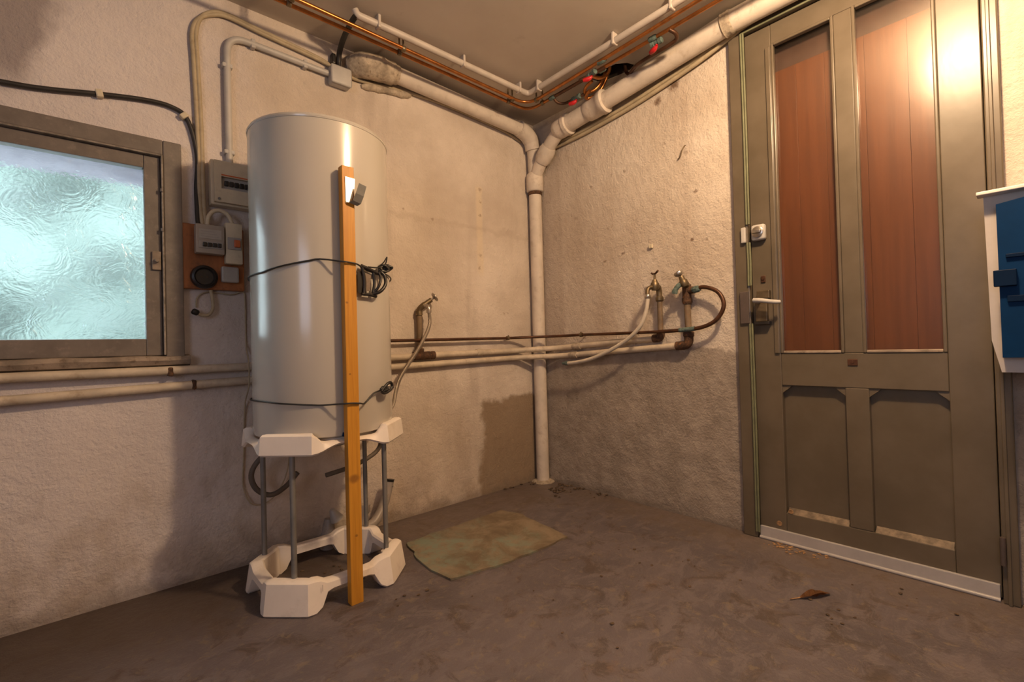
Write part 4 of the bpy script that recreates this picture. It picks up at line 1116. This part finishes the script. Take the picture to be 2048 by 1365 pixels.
b = BM(); lathe(b, [(0, .013), (.012, .017), (.030, .017), (.040, .012)], (-0.045, -1.112, 1.134), (-.2, -1, .05), 8); obj('union_nut', b, MAT['verdigris'], cw, 'green corroded nut')
for p, ax in (((-0.31, -0.040, 0.935), (1, 0, 0)), ((-0.056, -0.415, 0.941), (0, 1, 0))):
    b = BM(); lathe(b, [(-.010, .012), (-.006, .0135), (.006, .0135), (.010, .012)], p, ax, 12)
    if ax[0]:
        tube(b, [p, (p[0], -0.002, p[2] + .004)], 0.004, 8); tube(b, [p, (p[0] + .004, p[1] - .004, p[2] + .018)], 0.004, 8)
    else:
        tube(b, [p, (-0.002, p[1], p[2] + .004)], 0.004, 8); tube(b, [p, (p[0] - .004, p[1], p[2] + .018)], 0.004, 8)
    obj('pipe_clip', b, MAT['brass'], cw, smooth=60)

# ------------------------------------------------------------------ taps and hoses
f1 = thing('brass_tap', 'old brass tap with a tee handle and white hose, left tap on the right wall', 'tap', (-0.03, -0.92, 1.12))
b = BM(); tube(b, smooth_path([(-0.030, -0.9225, 1.115), (-0.032, -0.922, 1.150), (-0.045, -0.925, 1.168), (-0.070, -0.925, 1.168)], 4), [.015] * 13, 12)
lathe(b, [(0, .016), (.015, .021), (.035, .021), (.045, .014), (.055, .011)], (-0.075, -0.925, 1.150), (0, 0, 1), 14); obj('tap_body', b, MAT['brass'], f1, smooth=50)
b = BM(); tube(b, smooth_path([(-0.075, -0.925, 1.165), (-0.095, -0.915, 1.166), (-0.112, -0.908, 1.156), (-0.118, -0.907, 1.135), (-0.118, -0.908, 1.122)], 4), 0.011, 12); obj('spout', b, MAT['brass'], f1, smooth=50)
b = BM(); tube(b, [(-0.075, -0.925, 1.20), (-0.075, -0.925, 1.238)], 0.0055, 10); obj('stem', b, MAT['brass'], f1, smooth=50)
b = BM(); tube(b, smooth_path([(-0.058, -0.898, 1.243), (-0.070, -0.915, 1.236), (-0.080, -0.935, 1.237), (-0.092, -0.955, 1.246)], 4), 0.0052, 10); obj('tee_handle', b, MAT['copper_dark'], f1, smooth=50)
b = BM(); lathe(b, [(0, .013), (.004, .016), (.016, .016), (.020, .013)], (-0.118, -0.908, 1.108), (0, 0, 1), 14); obj('hose_clamp', b, MAT['chrome'], f1, 'shiny hose clamp', smooth=40)
wh2 = thing('white_hose', 'cream rubber hose hanging from the left tap across the wall pipes', 'hose', (-0.12, -0.6, 0.76))
hp = [(-0.118, -0.908, 1.112), (-0.118, -0.905, 1.085), (-0.118, -0.893, 1.035), (-0.118, -0.860, 0.970), (-0.118, -0.800, 0.917), (-0.118, -0.733, 0.878), (-0.118, -0.64, 0.836), (-0.115, -0.53, 0.800), (-0.112, -0.43, 0.781), (-0.110, -0.345, 0.773)]
b = BM(); tube(b, smooth_path(hp, 6), 0.0105, 12); obj('hose', b, MAT['hose'], wh2, smooth=60)
b = BM(); lathe(b, [(0, .011), (.004, .0135), (.022, .0135), (.026, .009), (.042, .008)], (-0.110, -0.352, 0.774), (0, 1, -.05), 12); obj('hose_end', b, MAT['verdigris'], wh2, 'corroded hose fitting', smooth=50)

f2 = thing('rusty_tap', 'tilted corroded tap on the rusty riser nearest the door', 'tap', (-0.03, -1.073, 1.15))
b = BM(); tube(b, [(-0.030, -1.073, 1.150), (-0.048, -1.080, 1.165), (-0.070, -1.084, 1.172)], 0.016, 12); lathe(b, [(0, .015), (.012, .020), (.030, .020), (.036, .015), (.055, .012)], (-0.078, -1.092, 1.150), (-.12, .35, 1), 14); obj('tap_body', b, MAT['brass'], f2, smooth=50)
b = BM(); tube(b, smooth_path([(-0.075, -1.084, 1.168), (-0.092, -1.066, 1.158), (-0.100, -1.052, 1.138), (-0.101, -1.046, 1.118)], 4), [.012] * 9 + [.0135] * 4, 12); obj('spout', b, MAT['verdigris'], f2, 'green corroded spout', smooth=50)
b = BM(); lathe(b, [(0, .010), (.006, .021), (.016, .024), (.024, .021), (.028, .008)], (-0.086, -1.070, 1.203), (-.25, .35, 1), 16); obj('tap_knob', b, MAT['chrome'], f2, 'round chromed knob', smooth=50)

f3 = thing('wall_tap', 'small tap with a round handle on the left wall riser', 'tap', (-0.927, -0.03, 1.07))
b = BM(); tube(b, smooth_path([(-0.927, -0.030, 1.070), (-0.925, -0.034, 1.095), (-0.905, -0.048, 1.118), (-0.880, -0.056, 1.136), (-0.868, -0.060, 1.145)], 4), [.016] * 9 + [.013] * 8, 12); lathe(b, [(0, .019), (.022, .019)], (-0.927, -0.030, 1.062), (0, 0, 1), 8); obj('tap_body', b, MAT['brass'], f3, smooth=50)
b = BM(); tube(b, smooth_path([(-0.912, -0.042, 1.110), (-0.902, -0.066, 1.112), (-0.897, -0.078, 1.098), (-0.897, -0.080, 1.080)], 4), 0.0105, 12); lathe(b, [(0, .014), (.016, .014)], (-0.897, -0.080, 1.072), (0, 0, 1), 8); obj('spout', b, MAT['chrome'], f3, smooth=50)
b = BM(); tube(b, [(-0.868, -0.060, 1.145), (-0.852, -0.066, 1.158)], 0.006, 8)
kc, ka = Vector((-0.850, -0.067, 1.160)), Vector((.75, -.3, .6)).normalized()
ku = ka.orthogonal().normalized(); kv = ka.cross(ku)
ringp = [kc + .021 * (math.cos(2 * PI * k / 20) * ku + math.sin(2 * PI * k / 20) * kv) for k in range(21)]
tube(b, ringp, 0.0052, 8)
for k in range(4):
    tube(b, [kc, kc + .020 * (math.cos(PI / 2 * k) * ku + math.sin(PI / 2 * k) * kv)], 0.0035, 6)
obj('handle_wheel', b, MAT['chrome'], f3, 'round chromed handle', smooth=60)
b = BM(); tube(b, smooth_path([(-0.897, -0.080, 1.078), (-0.893, -0.082, 1.040), (-0.901, -0.086, 1.003), (-0.932, -0.090, 0.945), (-0.985, -0.095, 0.870), (-1.035, -0.098, 0.808), (-1.085, -0.10, 0.74), (-1.112, -0.105, 0.68), (-1.16, -0.14, 0.60), (-1.30, -0.22, 0.535), (-1.42, -0.29, 0.520)], 6), 0.0092, 12)
solo('braided_hose', b, MAT['braid'], 'braided steel hose from the left wall tap down behind the heater', 'hose', smooth=60)

# ------------------------------------------------------------------ ceiling conduit and copper pipes
cc = thing('ceiling_conduit', 'white plastic conduit bent round the corner of the ceiling', 'conduit', (-0.36, -0.32, 2.31))
b = BM(); tube(b, fillet([(-1.372, -0.311, 2.345), (-1.362, -0.312, 2.326), (-1.162, -0.318, 2.325), (-0.352, -0.322, 2.325), (-0.355, -0.80, 2.325), (-0.363, -1.267, 2.325), (-0.37, -2.2, 2.325), (-0.38, -4.19, 2.325)], 0.028, 5), 0.0155, 14); obj('conduit_tube', b, MAT['conduit'], cc, smooth=60)
for (x, y, al) in ((-1.268, -0.315, 'x'), (-0.81, -0.319, 'x'), (-0.425, -0.321, 'x'), (-0.353, -0.41, 'y'), (-0.357, -0.92, 'y'), (-0.361, -1.22, 'y'), (-0.366, -1.7, 'y')):
    b = BM(); s_ = (.007, .0185) if al == 'x' else (.0185, .007)
    box(b, (x - s_[0], y - s_[1], 2.306), (x + s_[0], y + s_[1], 2.364), 0.004)
    obj('conduit_clip', b, MAT['conduit'], cc)

def brass_clip(x, y, al, root, span=0.05):
    for s in (-1, 1):
        px, py = (x, y + s * span / 2) if al == 'x' else (x + s * span / 2, y)
        ax = (1, 0, 0) if al == 'x' else (0, 1, 0)
        b = BM()
        lathe(b, [(-.009, .0125), (-.006, .014), (.006, .014), (.009, .0125)], (px, py, 2.292), ax, 12)
        tube(b, [(px, py, 2.300), (px, py, 2.364)], 0.0045, 8)
        obj('brass_clip', b, MAT['brass'], root[0 if s < 0 else 1], smooth=60)
c1 = thing('inner_copper_pipe', 'bright copper pipe along the ceiling nearest the white conduit', 'pipe', (-0.31, -0.28, 2.29))
b = BM(); tube(b, fillet([(-3.6, -0.292, 2.292), (-1.711, -0.290, 2.292), (-0.80, -0.280, 2.292), (-0.315, -0.276, 2.292), (-0.318, -0.50, 2.292), (-0.336, -1.10, 2.292), (-0.348, -1.40, 2.292), (-0.36, -2.2, 2.292), (-0.40, -4.18, 2.292)], 0.10, 8), 0.0088, 12); obj('pipe', b, MAT['copper'], c1, smooth=60)
c2 = thing('outer_copper_pipe', 'copper pipe along the ceiling on the wall side with green solder joints', 'pipe', (-0.26, -0.23, 2.29))
b = BM(); tube(b, fillet([(-3.6, -0.240, 2.292), (-1.536, -0.240, 2.292), (-0.80, -0.240, 2.292), (-0.262, -0.228, 2.292), (-0.262, -0.42, 2.292)], 0.09, 8), 0.0088, 12); obj('pipe', b, MAT['copper'], c2, smooth=60)
b = BM(); tube(b, [(-0.262, -0.40, 2.292), (-0.264, -0.66, 2.292)], 0.0092, 12); obj('pipe', b, MAT['copper_dark'], c2, 'blackened length', smooth=60)
b = BM(); tube(b, [(-0.264, -0.655, 2.292), (-0.270, -0.78, 2.292), (-0.280, -1.39, 2.292), (-0.29, -2.2, 2.292), (-0.31, -4.18, 2.292)], 0.0088, 12); obj('pipe', b, MAT['copper'], c2, smooth=60)
for x, y, ax in ((-0.262, -0.425, (0, 1, 0)), (-0.278, -1.075, (0, 1, 0))):
    b = BM(); lathe(b, [(-.02, .010), (-.014, .0125), (.014, .0125), (.02, .010)], (x, y, 2.292), ax, 12); obj('solder_joint', b, MAT['verdigris'], c2, 'green joint', smooth=50)
for x, y, al in ((-1.125, -0.262, 'x'), (-0.43, -0.253, 'x'), (-1.62, -0.265, 'x')):
    brass_clip(x, y, al, (c1, c2), 0.036)
brass_clip(-0.290, -0.35, 'y', (c1, c2), 0.05)
def valve(loc, ax, root, side):
    """small stop valve: brass body, green nuts, red lever"""
    L0 = Vector(loc); A = Vector(ax).normalized()
    b = BM(); lathe(b, [(-.030, .010), (-.028, .014), (-.012, .014), (-.010, .011), (.010, .011), (.012, .014), (.028, .014), (.030, .010)], L0, A, 10); v = obj('valve_body', b, MAT['verdigris'], root, 'green-crusted valve', smooth=40)
    b = BM(); h = L0 + Vector((0, 0, -.016))
    tube(b, [L0, h], 0.006, 8); tube(b, smooth_path([h, h + side * .018 + Vector((0, 0, -.006)), h + side * .045 + Vector((0, 0, -.006))], 3), [.007, .009, .011, .012, .012, .011, .009], 8); obj('red_lever', b, MAT['red'], v, 'red lever', smooth=50)
    return v
v1 = thing('stop_valve', 'stop valve with a red lever left of the ceiling hole', 'valve', (-0.30, -0.69, 2.28), 'red stop valves')
b = BM(); tube(b, fillet([(-0.272, -0.80, 2.285), (-0.288, -0.74, 2.276), (-0.305, -0.66, 2.270)], 0.03, 4), 0.009, 10); obj('tail_pipe', b, MAT['copper_dark'], v1, smooth=60)
valve((-0.298, -0.735, 2.274), (0.2, 1, 0), v1, Vector((-.35, .95, 0)))
v1['label'] = 'stop valve with red lever at the near edge of the ceiling hole'
v2 = thing('stop_valve', 'stop valve with red lever nearest the room corner, beside the forked drain', 'valve', (-0.21, -0.50, 2.26), 'red stop valves')
b = BM(); tube(b, fillet([(-0.262, -0.43, 2.292), (-0.235, -0.435, 2.266), (-0.205, -0.465, 2.258), (-0.195, -0.56, 2.262), (-0.17, -0.62, 2.275)], 0.025, 5), 0.008, 10); obj('tail_pipe', b, MAT['copper_dark'], v2, smooth=60)
valve((-0.197, -0.545, 2.262), (0.05, 1, 0), v2, Vector((-.25, .95, 0)))
v3 = thing('stop_valve', 'stop valve with red lever and curled pipe, nearest of three to the door', 'valve', (-0.26, -1.10, 2.27), 'red stop valves')
b = BM(); tube(b, smooth_path([(-0.279, -1.16, 2.288), (-0.25, -1.175, 2.274), (-0.222, -1.16, 2.266), (-0.215, -1.11, 2.262), (-0.208, -1.03, 2.264), (-0.190, -0.94, 2.270), (-0.150, -0.885, 2.285), (-0.105, -0.835, 2.30), (-0.085, -0.80, 2.335), (-0.085, -0.79, 2.40)], 5), 0.009, 10); obj('tail_pipe', b, MAT['copper_dark'], v3, smooth=60)
valve((-0.262, -1.085, 2.274), (0.05, 1, 0), v3, Vector((.35, .95, 0)))
# copper bends coming out of the hole
c3 = thing('copper_bends', 'bundle of copper bends coming out of the hole in the ceiling', 'pipe', (-0.14, -0.70, 2.28))
for pts in ([(-0.118, -0.70, 2.42), (-0.125, -0.68, 2.34), (-0.150, -0.64, 2.285), (-0.185, -0.60, 2.272), (-0.215, -0.63, 2.280), (-0.225, -0.68, 2.288)],
            [(-0.092, -0.695, 2.42), (-0.098, -0.675, 2.34), (-0.118, -0.630, 2.275), (-0.150, -0.585, 2.258), (-0.178, -0.60, 2.262), (-0.19, -0.635, 2.268)],
            [(-0.136, -0.74, 2.42), (-0.150, -0.735, 2.34), (-0.190, -0.715, 2.302), (-0.235, -0.70, 2.297), (-0.268, -0.705, 2.293)]):
    b = BM(); tube(b, smooth_path(pts, 6), 0.0088, 12); obj('pipe_bend', b, MAT['copper'], c3, smooth=60)
b = BM(); lathe(b, [(-.02, .010), (-.014, .013), (.014, .013), (.02, .010)], (-0.262, -0.775, 2.290), (0, 1, 0), 12); obj('solder_joint', b, MAT['verdigris'], c3, 'green joint', smooth=50)
b = BM(); lathe(b, [(-.025, .010), (-.018, .0135), (.018, .0135), (.025, .010)], (-0.322, -0.815, 2.292), (0, 1, 0), 12); obj('solder_joint', b, MAT['verdigris'], c3, 'green joint', smooth=50)

# ------------------------------------------------------------------ blue and white wall unit cut by the frame
un = thing('wall_unit', 'blue and white plastic wall unit cut off by the right edge', 'unit', (-0.15, -2.3, 0.78))
b = BM(); prism(b, [(-0.272, -2.128, 1.282), (-0.272, -2.46, 1.300), (-0.272, -2.46, 0.768), (-0.272, -2.152, 0.768), (-0.272, -2.134, 0.86)], (0.2715 - .0305, 0, 0)); obj('white_body', b, MAT['ghost_white'], un, 'milky white body')
b = BM(); prism(b, [(-0.318, -2.1545, 1.246), (-0.318, -2.46, 1.292), (-0.318, -2.46, 0.812), (-0.318, -2.156, 0.812)], (0.0455, 0, 0)); bf = obj('blue_front', b, MAT['blue'], un, 'blue front')
b = BM(); box(b, (-0.325, -2.46, 1.092), (-0.3182, -2.170, 1.102), 0.001); box(b, (-0.325, -2.46, 0.968), (-0.3182, -2.170, 0.985), 0.001); obj('front_rib', b, MAT['blue_dark'], bf)
b = BM(); box(b, (-0.335, -2.19, 1.012), (-0.3182, -2.1445, 1.058), 0.002); obj('catch', b, MAT['blue_dark'], bf, 'dark blue catch')
b = BM(); box(b, (-0.310, -2.46, 1.282), (-0.26, -2.115, 1.292), 0.002, rot=None); obj('top_lip', b, MAT['white_plastic'], un, 'bright white lip')
b = BM(); box(b, (-0.030, -2.46, 0.80), (-0.001, -2.20, 1.28)); obj('mounting_plate', b, MAT['ghost_white'], un)

# ------------------------------------------------------------------ wall clips and small things
b = BM()
for dy in (-.006, .006):
    box(b, (-0.014, -0.868 + dy - .005, 1.384), (-0.001, -0.868 + dy + .005, 1.406), 0.003)
solo('cable_clip', b, MAT['clip'], 'lone ivory double cable clip nailed on the right wall above the taps', 'clip')
nk = thing('bent_hook', 'little bent wire hook high on the right wall under the drain pipe', 'hook', (-0.002, -1.04, 1.85))
b = BM(); tube(b, smooth_path([(-0.001, -1.075, 1.868), (-0.012, -1.072, 1.858), (-0.014, -1.062, 1.840), (-0.010, -1.050, 1.815), (-0.006, -1.035, 1.808)], 4), 0.0028, 8); obj('hook', b, MAT['brass'], nk, smooth=60)

# ------------------------------------------------------------------ floor: pad, dirt, leaf, splinters
b = BM()
pc = [(-1.184, -0.300), (-0.90, -0.290), (-0.60, -0.285), (-0.575, -0.42), (-0.60, -0.60), (-0.625, -0.765), (-0.80, -0.775), (-1.0, -0.765), (-1.228, -0.72), (-1.235, -0.50)]
dense = []
for i in range(len(pc)):
    a, c = Vector(pc[i]), Vector(pc[(i + 1) % len(pc)])
    for k in range(6):
        p = a.lerp(c, k / 6)
        dense.append(p + Vector((mnoise.noise(Vector((p.x * 14, p.y * 14, 1))), mnoise.noise(Vector((p.x * 14, p.y * 14, 7))))) * 0.016)
prism(b, [(p.x, p.y, 0.0005) for p in reversed(dense)], (0, 0, 0.008))
solo('concrete_pad', b, MAT['pad'], 'worn green and brown concrete pad on the floor right of the water heater', 'pad')
def scatter(name, pts, mat, label, cat, seed, size, flat=0.5):
    rnd = random.Random(seed)
    b = BM()
    for (x, y, sp, n) in pts:
        for k in range(n):
            s = size * rnd.uniform(0.4, 1.2)
            px, py = x + rnd.gauss(0, sp), y + rnd.gauss(0, sp)
            px, py = min(px, -0.012), min(py, -0.012)
            g = bmesh.ops.create_icosphere(b, subdivisions=1, radius=s)
            for v in g['verts']:
                v.co = Vector((v.co.x * rnd.uniform(.6, 1.6), v.co.y * rnd.uniform(.6, 1.4), v.co.z * flat * rnd.uniform(.7, 1.2)))
            zmin = min(v.co.z for v in g['verts'])
            bmesh.ops.translate(b, verts=g['verts'], vec=(px, py, -zmin + .0003))
    o = solo(name, b, mat, label, cat)
    o['kind'] = 'stuff'
    return o
scatter('corner_dirt', [(-0.14, -0.27, .035, 26), (-0.04, -0.22, .02, 16), (-0.025, -0.33, .015, 12), (-0.13, -0.03, .02, 10), (-0.05, -0.50, .03, 8), (-0.3, -0.02, .05, 6)], MAT['dirt'], 'dark rubble and dirt at the foot of the drain pipe', 'dirt', 4, 0.009)
scatter('door_dust', [(-0.045, -1.45, .03, 30), (-0.055, -1.53, .03, 26), (-0.06, -1.62, .02, 10)], MAT['sawdust'], 'brown splinters and dust below the left end of the kick strip', 'dust', 5, 0.006, 0.3)
scatter('floor_crumbs', [(-1.40, -0.66, .06, 5), (-0.9, -1.05, .25, 10), (-0.5, -1.2, .2, 8), (-0.25, -1.9, .12, 8), (-0.5, -1.75, .08, 6), (-1.47, -0.35, .10, 26)], MAT['dirt'], 'scattered brown crumbs on the grey floor', 'crumbs', 6, 0.006, 0.4)
lf = thing('dry_leaf', 'curled dry brown leaf on the floor in front of the door', 'leaf', (-0.405, -1.695, 0))
b = BM()
N = 8
rows = []
for i in range(N + 1):
    t = i / N
    w = 0.014 * math.sin(PI * (t * .92 + .04)) + .002
    base = Vector((-0.455 + 0.10 * t, -1.665 - 0.06 * t, 0.003))
    side = Vector((.51, .86, 0))
    rows.append([b.verts.new(base + side * w * s + Vector((0, 0, .003 + .014 * (abs(s) ** 2) * math.sin(PI * t) + .006 * mnoise.noise(Vector((t * 9, s * 3, 0)))))) for s in (-1, -.4, .2, .9)])
for p, q in zip(rows, rows[1:]):
    for k in range(3):
        b.faces.new((p[k], p[k + 1], q[k + 1], q[k]))
bmesh.ops.solidify(b, geom=b.faces[:], thickness=0.0015)
obj('leaf_blade', b, MAT['leaf'], lf, smooth=60)
b = BM(); tube(b, smooth_path([(-0.455, -1.665, 0.006), (-0.475, -1.650, 0.004), (-0.490, -1.645, 0.006)], 3), 0.002, 6); obj('leaf_stalk', b, MAT['sawdust'], lf, smooth=60)
